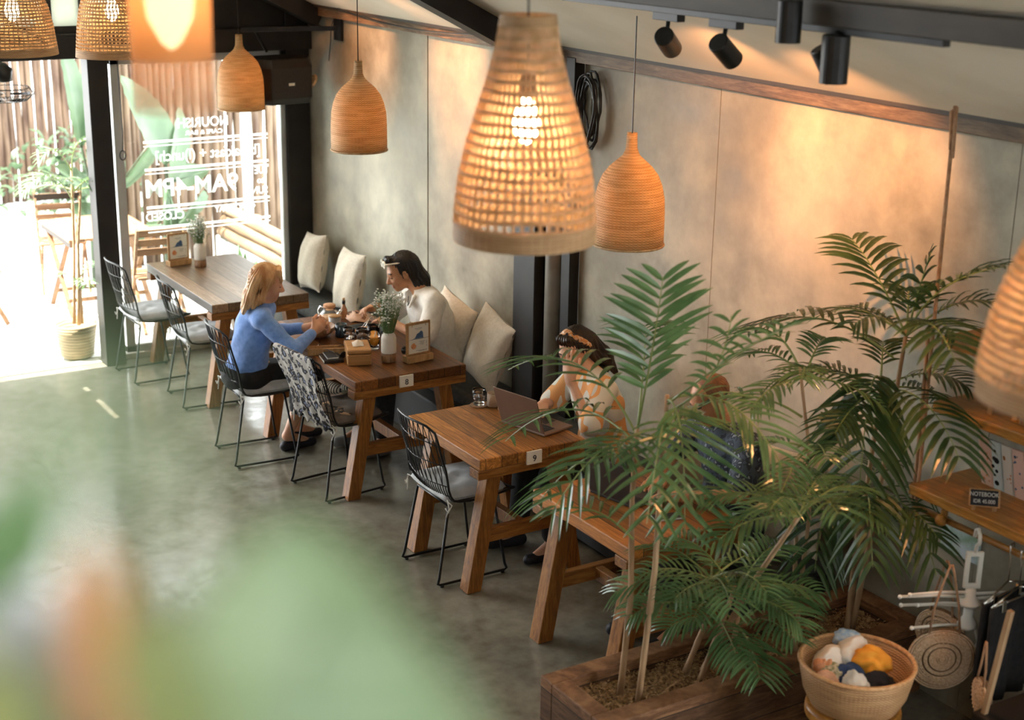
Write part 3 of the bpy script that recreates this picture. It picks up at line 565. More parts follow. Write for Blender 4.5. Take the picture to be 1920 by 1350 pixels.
def sunglasses(name, parent, m1, m2, loc, rot, sc=1, lab=None, th=1.0):
    t = empty(name, loc, 0, lab, 'sunglasses' if lab else None); t.rotation_euler = rot; t.scale = (sc,) * 3
    if parent: t.parent = parent
    for s in (-1, 1):
        ring = [(s * .033 + cos(a) * .026, 0, sin(a) * .021) for a in [2 * pi * i / 18 for i in range(18)]]; MB().tube(ring, .003 * th, 6, closed=True).build('rim', m1, t, smooth=True)
        MB().ball((s * .033, 0, 0), .024, 14, 8, (1, .12, .8)).build('lens', m2, t, smooth=True)
        MB().tube([(s * .06, 0, .008), (s * .068, .02, .008), (s * .066, .10, .004), (s * .064, .13, -.012)], .0028 * th, 6).build('temple', m1, t, smooth=True)
    MB().tube([(-.009, 0, .004), (0, -.002, .008), (.009, 0, .004)], .003, 6).build('bridge', m1, t, smooth=True); return t
sunglasses('sunglasses', None, M['blackp'], M['ink'], (7.98, -3.76, ZT + .028), (R(10), 0, R(-70)), 1, 'black sunglasses lying between the tray and the tissue box')
t = empty('tissue_box', (7.91, -3.80, ZT), R(-20), 'woven rattan tissue box with hinged lid on table 8', 'tissue box'); t.scale = (1.15, 1.15, 1.1)
wb = M['boxweave'] = mat('box_weave', (.25, .11, .03), (.52, .27, .08), 7, .5, bmp=.1)
m_, n_, l_, b_ = mk('rattan_box_weave'); tc = n_.new('ShaderNodeTexCoord'); bk = n_.new('ShaderNodeTexBrick'); mp = n_.new('ShaderNodeMapping'); mp.inputs['Rotation'].default_value = (R(90), 0, 0); l_.new(tc.outputs['Object'], mp.inputs[0]); l_.new(mp.outputs[0], bk.inputs[0]); bk.inputs['Scale'].default_value = 60; bk.inputs['Color1'].default_value = (.42, .2, .06, 1); bk.inputs['Color2'].default_value = (.55, .29, .1, 1); bk.inputs['Mortar'].default_value = (.16, .07, .02, 1); l_.new(bk.outputs[0], b_.inputs['Base Color']); bump(n_, l_, b_, bk.outputs['Fac'], .6, -.003); M['bw'] = m_
MB().b2(-.095, .095, -.062, .062, 0, .062).build('box_body', M['bw'], t, bevel=.006); MB().b2(-.098, .098, -.065, .065, .064, .09).build('box_lid', M['bw'], t, bevel=.008)
for s in (-.05, .05): MB().b2(s - .006, s + .006, -.068, -.062, .055, .075).build('toggle', M['lightwood'], t, bevel=.001)
q = MB(); q.grid([[V(-.04 + .01 * i + .006 * sin(j), -.03 + .06 * j / 6, .092 + .028 * sin(pi * i / 8) * (1 - abs(j - 3) / 5) + .004 * sin(i * 2 + j * 3)) for i in range(9)] for j in range(7)]); q.build('tissue', mat('white_tissue', (.75, .66, .56), None, rough=.9), t, smooth=True, solid=.002, sub=1)
sunglasses('sunglasses', None, M['blackp'], M['ink'], (7.90, -4.13, ZT + .028), (R(10), 0, R(120)), 1, 'second pair of black sunglasses, between vase and menu stand')
# --- laptops
def laptop(x, y, rz, lab, m, open_=105, w=.31, d=.215):
    t = empty('laptop', (x, y, ZT), R(rz), lab, 'laptop'); MB().b2(-w / 2, w / 2, -d / 2, d / 2, .002, .016).build('laptop_base', m, t, bevel=.004)
    k = MB()
    for r_ in range(5):
        for c_ in range(13): k.b2(-.13 + c_ * .02, -.13 + c_ * .02 + .017, .0 + r_ * .018, .0 + r_ * .018 + .015, .0162, .0175)
    k.build('keyboard', M['ink'], t); MB().b2(-.05, .05, -d / 2 + .015, -.015, .0161, .0165).build('trackpad', M['black'], t)
    mt = Matrix.Translation((0, d / 2, .016)) @ Matrix.Rotation(-R(open_ - 90), 4, 'X')
    a = MB().b2(-w / 2, w / 2, -.003, .003, 0, d - .005); a.v = [tuple(mt @ V(*p)) for p in a.v]; a.build('laptop_lid', m, t, bevel=.003)
    a = MB().b2(-w / 2 + .008, w / 2 - .008, -.0042, -.0032, .012, d - .013); a.v = [tuple(mt @ V(*p)) for p in a.v]; a.build('screen', mat('laptop_screen', (.08, .09, .1), None, rough=.2), t)
    return t
# the keyboard side faces the wall (-Y), the lid back faces the room
laptop(6.40, -4.13, 14, 'bronze laptop open on table 9 in front of the woman', mat('bronze_aluminium', (.22, .14, .10), (.25, .165, .12), 5, .4, .6), 108, .32, .22)
laptop(5.36, -3.97, 12, 'dark brown laptop open behind the palm stems', mat('dark_brown_shell', (.03, .02, .017), (.045, .032, .027), 5, .45, .2), 100, .28, .2)
t = empty('smartphone', (5.05, -3.98, ZT), R(75), 'dark phone lying beside the man\'s forearm', 'phone'); MB().b2(-.07, .07, -.035, .035, 0, .009).build('phone_body', M['alu'], t, bevel=.003); MB().b2(-.067, .067, -.032, .032, .0091, .0096).build('screen', M['ink'], t)
# ================================================================ pendant lamps
def point(loc, e, r=.03, c=WARM, name='lamp_light', parent=None):
    l = bpy.data.lights.new(name, 'POINT'); l.energy = e; l.shadow_soft_size = r; l.color = c; o = bpy.data.objects.new(name, l); COL.objects.link(o); o.location = loc
    if parent: o.parent = parent
    return o
def bulb(t, z, r=.03, m=None, s=1):
    MB().lathe([(.0001, -.062 * s), (.014 * s, -.055 * s), (.028 * s, -.035 * s), (.032 * s, -.012 * s), (.026 * s, .016 * s), (.016 * s, .04 * s), (.014 * s, .05 * s)], (0, 0, z), 20).build('bulb', m or M['bulb'], t, smooth=True)
    MB().lathe([(.016 * s, 0), (.018 * s, .002), (.018 * s, .05 * s), (.008, .06 * s)], (0, 0, z + .048 * s), 16).build('lamp_holder', M['blackp'], t, smooth=True)
def cord(t, z, top): MB().tube([(0, 0, z), (0, 0, top)], .0035, 6).build('hanging_cord', M['blackp'], t)
def tight_lamp(x, y, z, lab, grp='tightly woven bell lamps over the tables'):
    t = empty('pendant_lamp', (x, y, z), random.random(), lab, 'pendant lamp', grp); r = .17
    pr = [(1, 0), (1.0, .06), (.995, .16), (.97, .23), (.90, .285), (.78, .335), (.60, .375), (.40, .405), (.24, .43), (.165, .46), (.15, .50), (.145, .535)]
    inn = [(a * r - .004, h) for a, h in pr]
    MB().lathe([(a * r, h) for a, h in pr] + inn[::-1], n=56, close=True).build('lamp_shade', M['tight'], t, smooth=True)
    MB().tube([(cos(a) * r * 1.003, sin(a) * r * 1.003, .004) for a in [2 * pi * i / 48 for i in range(48)]], .006, 6, closed=True).build('rim', M['open'], t, smooth=True)
    bulb(t, .27); cord(t, .33, CEIL(y) - z - .01); point((0, 0, .2), 5, .03, parent=t); return t
def open_lamp(x, y, z, r, hgt, lab, prof, e=9, nv=46, nr=22, top=None, sw=.0035, rw=.0028, mtl=None, group=None):
    t = empty('pendant_lamp', (x, y, z), random.random(), lab, 'pendant lamp', group)
    def P(f):
        for (a, b), (c, d) in zip(prof, prof[1:]):
            if f <= c + 1e-9: k = (f - a) / (c - a); return (b + (d - b) * k) * r
        return prof[-1][1] * r
    mtl = mtl or M['open']; m = MB()
    for k in range(nv):
        a = 2 * pi * k / nv; m.tube([(cos(a + .02 * sin(q * 3)) * P(q / 14), sin(a + .02 * sin(q * 3)) * P(q / 14), q / 14 * hgt) for q in range(15)], sw, 4)
    m.build('upright_strips', mtl, t); m = MB()
    for k in range(nr):
        f = .09 + .86 * k / (nr - 1); zz = f * hgt
        for dz in (-.003, .003): m.tube([(cos(a) * (P(f) + .003), sin(a) * (P(f) + .003), zz + dz + .002 * sin(a * 5 + k)) for a in [2 * pi * i / 48 for i in range(48)]], rw, 4, closed=True)
    m.build('woven_hoops', mtl, t)
    for z0, z1, nm in ((0, .085 * hgt, 'bottom_band'), (.955 * hgt, hgt, 'top_band')):
        MB().lathe([(P(z0 / hgt) + .005, z0), (P(z1 / hgt) + .005, z1), (P(z1 / hgt) - .003, z1), (P(z0 / hgt) - .003, z0)], n=48, close=True).build(nm, M['band'], t, smooth=False)
    bulb(t, hgt * .55, s=1.25); cord(t, hgt * .62, CEIL(y) - z - .01); point((0, 0, hgt * .38), e, .04, parent=t)
    m = MB(); q = P(.98)
    for a in (0, pi / 2): m.tube([(cos(a) * q, sin(a) * q, hgt * .98), (-cos(a) * q, -sin(a) * q, hgt * .98)], .003, 6)
    m.build('top_spider', M['black'], t); return t
M['band'] = weave('braided_band', (.40, .24, .10), (.62, .40, .2), 120, 700, .25)
tight_lamp(10.47, -4.12, 1.94, 'furthest bell-shaped rattan lamp, in front of the shop window')
tight_lamp(8.24, -3.99, 1.98, 'bell-shaped rattan lamp hanging above the dark-haired man')
tight_lamp(5.71, -4.18, 1.89, 'nearest bell-shaped rattan lamp, partly behind the large open-weave lamp')
PB = [(0, 1), (.12, 1.0), (.3, .93), (.45, .82), (.6, .67), (.75, .52), (.88, .42), (1, .37)]
open_lamp(3.75, -2.36, 2.50, .21, .66, 'large bottle-shaped open-weave lamp hanging in the middle of the picture', PB, 6, 50, 20, sw=.0058, rw=.0032, mtl=M['openlt'], group='open-weave rattan lamps')
BK = [(0, 1), (.1, .98), (.35, .92), (.55, .84), (.75, .68), (.9, .5), (1, .34)]
open_lamp(8.56, -2.07, 2.60, .225, .45, 'open-weave basket lamp cut by the left top corner', BK, 5, 56, 24, sw=.0045, group='open-weave rattan lamps')
open_lamp(8.79, -2.69, 2.54, .215, .50, 'open-weave basket lamp second from the left, beside the blurred cylinder lamp', BK, 4, 58, 22, sw=.004, group='open-weave rattan lamps')
open_lamp(2.20, -2.93, 2.36, .215, .60, 'blurred open-weave lamp cut by the right edge', PB, 4, 60, 24, sw=.0045, rw=.0045, mtl=M['openlt'], group='open-weave rattan lamps')
# close, out-of-focus cylinder lamp with the big bulb
t = empty('pendant_lamp', (3.04, -1.05, 3.05), 0, 'blurred orange cylinder lamp with a big glowing bulb, closest to us', 'pendant lamp')
gz = gauze('amber_gauze', (.80, .45, .25), .72)
MB().lathe([(.083, .11), (.083, .52), (.079, .52), (.079, .11)], n=40, close=True).build('lamp_shade', gauze('amber_shade', (.72, .38, .16), .40), t, smooth=True)
MB().lathe([(.084, 0), (.084, .11), (.082, .11), (.082, 0)], n=40, close=True).build('shade_fringe', gz, t, smooth=True)
MB().lathe([(.0001, .125), (.02, .14), (.046, .19), (.053, .25), (.045, .32), (.024, .40), (.02, .43)], n=28).build('bulb', emit('soft_bulb', (1, .74, .42), 7), t, smooth=True); MB().lathe([(.022, .43), (.022, .5), (.01, .51)], n=16).build('lamp_holder', M['blackp'], t, smooth=True)
cord(t, .5, CEIL(-1.05) - 3.05); point((0, 0, .22), .5, .05, parent=t)
# ================================================================ track with spot heads
trk = empty('track_rail', (4.7, -3.81, 3.057), 0, 'black lighting track fixed under the roof beam', 'light track'); MB().b2(-1.2, 1.05, -.018, .018, -.022, .004).build('rail', M['blackp'], trk, bevel=.003)
MB().bar((-.80, -.16, -.03), (-.25, .32, .28), .03, .022).build('cross_bar', M['blackp'], trk, bevel=.003)
def spot(x, y, z, tgt, lab, e=60, ang=52, L=.135, r=.042, box=True):
    t = empty('spotlight', (x, y, z), 0, lab, 'spotlight', 'black track spotlights under the roof beam')
    hp = V(0, 0, -.12); d = (V(*tgt) - V(x, y, z) - hp).normalized(); s, u, _ = frame(d); Mr = Matrix((s, u, d)).transposed().to_4x4()
    if box: MB().b2(-.085, .085, -.02, .02, -.035, 0).build('driver_box', M['blackp'], t, bevel=.003)
    MB().tube([(0, 0, -.03), hp - d * .02], .009, 8).build('swivel_arm', M['blackp'], t, smooth=True)
    b = MB().lathe([(.0001, -L * .45), (r * .92, -L * .45), (r, -L * .42), (r, L * .55), (r * .9, L * .55), (r * .86, L * .4), (.0001, L * .38)], n=28, M=Mr.to_3x3(), c=hp); b.build('lamp_head', M['black'], t, smooth=False, bevel=.001)
    MB().lathe([(.0001, L * .40), (r * .8, L * .40)], n=20, M=Mr.to_3x3(), c=hp).build('lens', emit('spot_lens', (1, .72, .45), 6), t)
    l = bpy.data.lights.new('spot_beam', 'SPOT'); l.energy = e; l.color = (1, .42, .16); l.spot_size = R(ang); l.spot_blend = .9; l.shadow_soft_size = .02
    o = bpy.data.objects.new('spot_beam', l); COL.objects.link(o); o.parent = t; o.location = hp + d * (L * .57); o.rotation_euler = d.to_track_quat('-Z', 'Y').to_euler(); return t
spot(5.04, -3.85, 3.035, (5.75, -4.9, 2.25), 'leftmost spotlight on the track, above the bell lamp', 90, 76)
spot(4.67, -3.85, 3.035, (4.95, -4.9, 2.15), 'second spotlight on the track, tilted towards the plaster wall', 115, 78)
spot(4.13, -3.69, 3.20, (4.1, -3.67, .6), 'upright spotlight hanging highest beside the cross bar', 20, 60, .15, .045, False)
spot(3.98, -3.78, 3.08, (3.97, -3.77, 1.0), 'large spotlight pointing straight down, in front of its neighbour', 30, 60, .17, .05, False)
spot(4.08, -3.84, 3.05, (3.75, -4.6, 1.45), 'spotlight half hidden behind the large one, aimed at the shelves', 45, 50, .13, .042, False)
# spots further along the room that wash the back wall (their heads hang above the picture)
for k, (x, tx, tz, e) in enumerate(((10.3, 10.5, 2.3, 15), (9.8, 9.9, 2.4, 110), (8.7, 8.65, 2.4, 130), (8.4, 8.45, 1.75, 70))):
    spot(x, -3.75, 3.24, (tx, -4.9, tz), ['ceiling spotlight furthest along, washing the wall by the speaker', 'ceiling spotlight washing the wall above the cushions', 'ceiling spotlight aimed low behind the dark-haired man', 'ceiling spotlight before the wall column'][k], e, 44)
# ================================================================ speaker, bracket, cable coil
t = empty('wall_speaker', (10.66, -4.49, 1.95), R(8), 'black angular loudspeaker hanging from a steel arm near the window', 'speaker')
pr = [(-.30, -.10), (.10, -.10), (.30, .02), (.30, .20), (-.30, .20)]
pl = [(-.20, -.20), (.20, -.20), (.26, -.08), (.26, .12), (-.26, .12), (-.26, -.08)]
def rotp(b, ax, a, c=V(0, 0, 0)):
    Rm = Matrix.Rotation(a, 3, ax); b.v = [tuple(Rm @ (V(*p) - c) + c) for p in b.v]; return b
ca = MB(); A_ = [(-.17, -.21), (.17, -.21), (.25, -.09), (.25, .15), (-.25, .15), (-.25, -.09)]; B_ = [(x * .92, y * .88 - .0) for x, y in A_]
ca.add([V(y, x, 0) for x, y in B_] + [V(y, x, .045) for x, y in A_] + [V(y, x, .27) for x, y in A_] + [V(y, x, .335) for x, y in B_], [tuple(range(6))] + [tuple(reversed(range(18, 24)))] + [(k * 6 + j, k * 6 + 6 + j, k * 6 + 6 + (j + 1) % 6, k * 6 + (j + 1) % 6) for k in range(3) for j in range(6)])
ca.build('cabinet', M['blackp'], t, bevel=.006)
MB().add([V(-.212, -.15, .06), V(-.212, .15, .06), V(-.212, .15, .26), V(-.212, -.15, .26)], [(3, 2, 1, 0)]).build('front_grille', mat('speaker_grille', (.02, .017, .014), (.035, .03, .026), 200, .7, bmp=.4), t)
MB().b2(-.214, -.211, -.02, .03, .14, .16).build('white_label', M['paper'], t); MB().lathe([(.0001, 0), (.05, .002), (.06, .014), (.0001, .016)], (-.155, -.195, .16), 20, M=Matrix.Rotation(R(120), 3, 'X')).build('side_port', M['open'], t)
t = empty('speaker_bracket', (10.42, -4.88, 2.50), 0, 'black steel wall arm that carries the loudspeaker', 'bracket')
MB().b2(-.06, .06, -.018, .005, -.09, .09).build('wall_plate', M['black'], t, bevel=.003); MB().bar((0, -.01, 0), (.36, .62, -.02), .03, .035).build('arm', M['black'], t, bevel=.003); MB().tube([(.34, .52, -.02), (.36, .42, -.19)], .012, 8).build('hanger_pin', M['black'], t)
MB().tube([(.05, .0, .07), (.07, .02, 0), (.1, .01, -.1), (.12, .02, -.25)], .004, 6).build('cable', M['blackp'], t, smooth=True)
m = MB(); rnd = random.Random(8)
for k in range(7):
    q = rnd.uniform(.8, 1.1); m.tube([(rnd.uniform(-.008, .008) + cos(a) * .085 * q, .012 * k * .8 + .01 * sin(a * 2 + k), sin(a) * .20 * q) for a in [2 * pi * i / 22 for i in range(22)]], .007, 6, closed=True)
tag(thing1(m.build('cable_coil', M['blackp'], None, smooth=True), 7.04, -4.87, 2.32, 0, 'coil of black cable hung at the top of the wall column', 'cable coil'))
m = MB(); m.tube([(x, -4.80 + .012, 2.66 - .05 * sin(pi * (x - 8) / 2.2)) for x in [8 + 2.2 * i / 12 for i in range(13)]], .006, 6); tag(m.build('loose_cable', M['blackp'], None, smooth=True), 'dark cable sagging below the wall beam', 'cable')
m = MB(); m.tube([(10.93, -3.36, 2.28), (10.93, -3.37, 1.75), (10.93, -3.36, 1.62)], .004, 6); m.tube([(10.93 , -3.36 + cos(a) * .022, 1.585 + sin(a) * .035) for a in [2 * pi * i / 14 for i in range(14)]], .005, 6, closed=True); tag(m.build('pull_cord', M['blackp'], None, smooth=True), 'thin black pull cord with a loop in front of the window', 'cord')
# wall fan at the door head
t = empty('wall_fan', (10.70, -2.50, 2.08), 0, 'black caged fan hanging from the door beam', 'fan'); MB().lathe([(.0001, -.06), (.06, -.05), (.07, .03), (.03, .07), (.0001, .08)], (0.05, 0, .16), 20).build('motor', M['blackp'], t, smooth=True); MB().tube([(.05, 0, .22), (.2, 0, .25), (.27, 0, .28)], .014, 8).build('bracket', M['blackp'], t)
m = MB()
for k in range(30): a = 2 * pi * k / 30; m.tube([(cos(a) * .03, sin(a) * .03, -.02), (cos(a) * .14, sin(a) * .14, -.015), (cos(a) * .19, sin(a) * .19, .03), (cos(a) * .15, sin(a) * .15, .08)], .0018, 4)
for q, z in ((.19, .03), (.12, -.018), (.16, .07)): m.tube([(cos(a) * q, sin(a) * q, z) for a in [2 * pi * i / 32 for i in range(32)]], .0025, 4, closed=True)
m.build('wire_cage', M['black'], t); m = MB()
for k in range(3):
    a = 2 * pi * k / 3; m.grid([[V(cos(a + .35 * j / 4 * (.4 + i / 4)) * (.03 + .033 * i), sin(a + .35 * j / 4 * (.4 + i / 4)) * (.03 + .033 * i), .025 + .01 * j / 4) for j in range(5)] for i in range(5)])
m.build('fan_blades', M['black'], t, solid=.002)
# ================================================================ palms
def bez(a, b, c, t): return a * (1 - t) ** 2 + b * (2 * t * (1 - t)) + c * t * t
def frond_mesh(a, b, c, L, n, seed=0, width=.019, vee=.35, droop=.35, start=.22, fwd=.75):
    rnd = random.Random(seed); a, b, c = V(*a), V(*b), V(*c); mb = MB(); N = 16
    pts = [bez(a, b, c, i / N) for i in range(N + 1)]; mb.cur = 1; mb.tube(pts, [.0048 * (1 - .8 * i / N) + .0008 for i in range(N + 1)], 6); mb.cur = 0
    for k in range(n):
        t = start + (1 - start) * (k + .5) / n; p = bez(a, b, c, t); d = (bez(a, b, c, min(1, t + .02)) - bez(a, b, c, t - .02)).normalized()
        s = d.cross(V(0, 0, 1)); s = s.normalized() if s.length > .1 else V(1, 0, 0); u = s.cross(d).normalized()
        if u.z < 0: u = -u
        e = sin(pi * (.12 + .80 * (t - start) / (1 - start))) ** .7
        for sg in (-1, 1):
            ln = L * (e * rnd.uniform(.88, 1.1)); g = fwd + .9 * max(0, (t - .7)) + rnd.uniform(-.1, .1)
            o = (s * sg * 1.0 + d * g + u * (vee + rnd.uniform(-.12, .12))).normalized(); q = o.cross(u).normalized(); w = width * (.8 + .4 * e) * (L / .26) ** .5
            base = p + o * .002; ps = []
            for j, (f, ww) in enumerate(((0, .25), (.16, .8), (.4, 1), (.65, .85), (.85, .5), (1, .04))):
                m_ = base + o * (ln * f) + V(0, 0, -1) * (ln * droop * f * f) + u * 0; ps.append((m_, q * (w * ww * .5)))
            mb.grid([[m_ - qq + u * qq.length * .35, m_, m_ + qq + u * qq.length * .35] for m_, qq in ps])
    return mb
PM = [M['palm'], M['rachis']]; PM2 = [M['palm2'], M['rachis']]; M['bleached'] = None
def clampw(mb, L0):
    mb.v = [(x, max(y, WY + .025 - L0.y), z) for x, y, z in mb.v]; return mb
def palm(name, loc, lab, canes, fronds, group=None, mats=PM, cat='palm', crowns=(), rad=.012):
    t = empty(name, loc, 0, lab, cat, group); L0 = V(*loc); sh = lambda p: V(*p) - L0
    for cn in canes:
        pts = [sh(p) for p in cn]; fine = []
        for i in range(len(pts) - 1):
            for k in range(4): fine.append(pts[i].lerp(pts[i + 1], k / 4))
        fine.append(pts[-1]); nn = len(fine); MB().tube(fine, [rad * (1.15 - .5 * i / nn) * (1 + .12 * (i % 3 == 0)) for i in range(nn)], 10).build('cane', M['cane'], t, smooth=True)
    for k, f in enumerate(fronds):
        a, b, c, L, n = f[:5]; kw = f[5] if len(f) > 5 else {}; clampw(frond_mesh(sh(a), sh(b), sh(c), L, int(n * .62), seed=k * 7 + len(fronds), **kw), L0).build('frond', mats, t)
    for k, (p, num, ln, L, lo, hi) in enumerate(crowns):
        rnd = random.Random(k * 31 + num + int(ln * 100)); a0 = rnd.uniform(0, 6.28)
        for i in range(num):
            az = a0 + i * 2.4 + rnd.uniform(-.3, .3); el = R(rnd.uniform(lo, hi)); l = ln * rnd.uniform(.8, 1.15); h = V(cos(az), sin(az), 0)
            a = sh(p); b = a + (h * cos(el) + V(0, 0, sin(el))) * l * .6; c = a + h * l * (.45 + .45 * cos(el)) + V(0, 0, l * (sin(el) * .75 - .28))
            clampw(frond_mesh(a, b, c, L, int(9 + 5 * ln / .6), seed=i * 13 + k, width=.017), L0).build('frond', mats, t)
    return t
# planter box running out from the wall
pb = empty('planter_box', (4.50, -4.0, 0), 0, 'long low planter box of weathered wood running out from the wall', 'planter')
for a, nm in (((-.235, -.145, -.89, .90), 'long_side'), ((.145, .235, -.89, .90), 'long_side'), ((-.145, .145, .81, .90), 'end_board'), ((-.145, .145, -.89, -.80), 'end_board')): MB().b2(*a, 0, .35).build(nm, M['planter'], pb, bevel=.006)
m = MB(); m.grid([[V(-.145 + .29 * i / 20, -.8 + 1.61 * j / 80, .275 + .022 * math.sin(i * 1.3 + j * .7) * random.random() + .012 * random.random()) for i in range(21)] for j in range(81)]); o = m.build('husk_mulch', M['soil'], pb, smooth=False)
ch = MB(); rnd = random.Random(3)
for k in range(1500): p = V(rnd.uniform(-.14, .14), rnd.uniform(-.79, .8), .29 + rnd.uniform(0, .015)); d = V(rnd.uniform(-1, 1), rnd.uniform(-1, 1), rnd.uniform(-.3, .5)).normalized(); ch.bar(p, p + d * rnd.uniform(.008, .02), .004, .0015)
o = ch.build('loose_chips', mat('coir_chips', (.16, .075, .03), (.55, .34, .16), 60, .9), pb); o['kind'] = 'stuff'
palm('areca_palm', (4.53, -3.36, .28), 'tall areca palm at the front end of the planter box',
     [[(4.52, -3.36, .28), (4.50, -3.38, .75), (4.56, -3.41, 1.15), (4.56, -3.42, 1.46)], [(4.42, -3.38, .28), (4.40, -3.42, .9), (4.44, -3.46, 1.3), (4.44, -3.47, 1.62)]],
     [((4.56, -3.42, 1.44), (4.44, -3.4, 1.85), (4.36, -3.36, 2.13), .27, 20, dict(droop=.12, width=.026, vee=.1)), ((4.44, -3.47, 1.55), (4.15, -3.5, 1.72), (4.12, -3.50, 2.02), .20, 14, dict(width=.018)), ((4.44, -3.47, 1.58), (3.98, -3.5, 1.98), (3.66, -3.42, 2.12), .2, 20, dict(droop=.25, width=.018)),
      ((4.56, -3.42, 1.42), (4.95, -3.42, 1.78), (5.55, -3.42, 1.42), .30, 18, dict(droop=.35)), ((4.56, -3.42, 1.38), (5.0, -3.42, 1.55), (5.45, -3.35, 1.12), .30, 17, dict(droop=.4)), ((4.56, -3.42, 1.38), (4.85, -3.35, 1.3), (5.1, -3.3, .95), .26, 16, dict(droop=.4)),
      ((4.56, -3.42, 1.42), (4.75, -3.6, 1.85), (5.05, -3.8, 1.7), .28, 18, {}), ((4.44, -3.47, 1.6), (4.2, -3.6, 1.75), (3.95, -3.65, 1.45), .26, 18, {}), ((4.44, -3.47, 1.55), (4.25, -3.3, 1.6), (4.05, -3.1, 1.3), .24, 16, {}), ((4.56, -3.42, 1.40), (4.5, -3.2, 1.5), (4.5, -2.98, 1.2), .24, 15, {}),
      ((4.50, -3.38, 1.0), (4.7, -3.3, 1.15), (4.92, -3.25, .98), .2, 12, {}), ((4.52, -3.4, 1.05), (4.35, -3.4, 1.3), (4.15, -3.45, 1.3), .2, 12, {}), ((4.44, -3.47, 1.6), (4.3, -3.45, 1.65), (4.2, -3.4, 1.15), .28, 18, dict(droop=.1))], crowns=[((4.5, -3.42, 1.42), 2, .45, .22, 10, 60)])
palm('areca_palm', (4.47, -3.76, .28), 'bushy low areca palm in the middle of the planter box',
     [[(4.55, -3.73, .28), (4.48, -3.75, .5), (4.42, -3.75, .66)], [(4.46, -3.74, .28), (4.40, -3.77, .52), (4.3, -3.77, .8)], [(4.52, -3.80, .28), (4.25, -3.80, .8), (4.0, -3.80, 1.2)], [(4.40, -3.84, .28), (4.36, -3.84, .6)]], [],
     crowns=[((4.42, -3.75, .62), 7, .42, .17, 0, 60), ((4.30, -3.77, .74), 7, .42, .17, -5, 60), ((4.36, -3.84, .56), 8, .42, .18, 0, 65), ((4.38, -3.70, .80), 6, .4, .17, -10, 50), ((4.0, -3.80, 1.2), 6, .42, .18, 0, 60)])
palm('areca_palm', (4.38, -4.2, .28), 'slender areca palm with a thin pale stem, planted third from the front',
     [[(4.38, -4.2, .28), (4.38, -4.2, .6), (4.36, -4.2, .98), (4.40, -4.2, 1.3), (4.49, -4.2, 1.62)], [(4.46, -4.25, .28), (4.5, -4.27, .8), (4.58, -4.3, 1.15)]],
     [((4.49, -4.2, 1.6), (4.6, -4.15, 1.85), (4.85, -4.1, 1.65), .2, 16, {}), ((4.45, -4.2, 1.4), (4.7, -4.1, 1.52), (4.95, -4.0, 1.3), .2, 16, {})], crowns=[((4.45, -4.2, 1.58), 5, .4, .16, 0, 65), ((4.40, -4.2, 1.28), 4, .36, .16, 0, 50), ((4.40, -4.3, 1.0), 4, .36, .16, 0, 60)], rad=.009)
palm('broad_palm', (4.42, -4.55, .28), 'dark broad-leaved palm at the wall end of the planter box',
     [[(4.45, -4.58, .28), (4.42, -4.58, .9), (4.38, -4.58, 1.5)], [(4.41, -4.56, .28), (4.33, -4.57, 1.0), (4.27, -4.58, 1.78)], [(4.38, -4.5, .28), (4.36, -4.5, .9), (4.33, -4.5, 1.05)]],
     [((4.27, -4.58, 1.75), (4.5, -4.6, 2.0), (4.72, -4.66, 2.07), .26, 18, dict(width=.022)), ((4.27, -4.58, 1.75), (4.22, -4.58, 2.0), (4.2, -4.6, 2.12), .2, 10, dict(width=.024, vee=.1)), ((4.27, -4.58, 1.75), (4.1, -4.5, 2.05), (3.83, -4.6, 2.14), .24, 18, dict(width=.022)), ((4.27, -4.58, 1.75), (4.0, -4.4, 2.0), (3.75, -4.3, 1.82), .24, 20, dict(width=.024)),
      ((4.30, -4.55, 1.65), (4.6, -4.35, 1.9), (4.95, -4.3, 1.62), .25, 20, dict(width=.022)), ((4.38, -4.58, 1.5), (4.3, -4.4, 1.75), (4.22, -4.34, 1.05), .27, 24, dict(width=.028, droop=.55, fwd=.5)), ((4.38, -4.58, 1.48), (4.0, -4.45, 1.65), (3.72, -4.35, 1.42), .24, 20, dict(width=.024, droop=.5)), ((4.33, -4.5, 1.05), (4.2, -4.35, 1.25), (4.05, -4.28, .85), .24, 20, dict(width=.025, droop=.5)),
      ((4.33, -4.5, 1.05), (4.4, -4.3, 1.2), (4.3, -4.2, .75), .24, 20, dict(width=.025, droop=.6)), ((4.33, -4.5, 1.05), (4.05, -4.5, 1.15), (3.86, -4.45, .85), .2, 14, dict(width=.022, droop=.5))],
     crowns=[((4.27, -4.58, 1.75), 5, .45, .2, 10, 60), ((4.36, -4.55, 1.5), 6, .45, .2, -5, 50), ((4.33, -4.5, 1.05), 4, .4, .18, 0, 50)], mats=PM2)
# potted palm outside the door column
t = palm('potted_palm', (11.22, -3.0, .26), 'slender palm in a woven basket pot just outside the door column',
     [[(11.2, -3.02, .26), (11.2, -3.06, .9), (11.18, -3.1, 1.3)], [(11.25, -3.0, .26), (11.24, -3.04, .9), (11.2, -3.05, 1.5)], [(11.22, -3.05, .26), (11.28, -3.08, 1.1)]],
     [((11.2, -3.05, 1.2), (11.15, -2.9, 1.6), (11.1, -2.66, 1.34), .2, 20, {}), ((11.2, -3.05, 1.45), (11.15, -3.05, 1.75), (11.12, -3.22, 1.66), .16, 16, {}), ((11.18, -3.1, 1.3), (11.12, -3.1, 1.5), (11.1, -3.22, 1.2), .2, 16, {}), ((11.2, -3.05, 1.45), (11.1, -2.9, 1.75), (11.1, -2.8, 1.55), .16, 14, {})],
     crowns=[((11.2, -3.06, 1.3), 4, .4, .16, 10, 60), ((11.24, -3.05, .6), 3, .3, .12, 10, 50)])
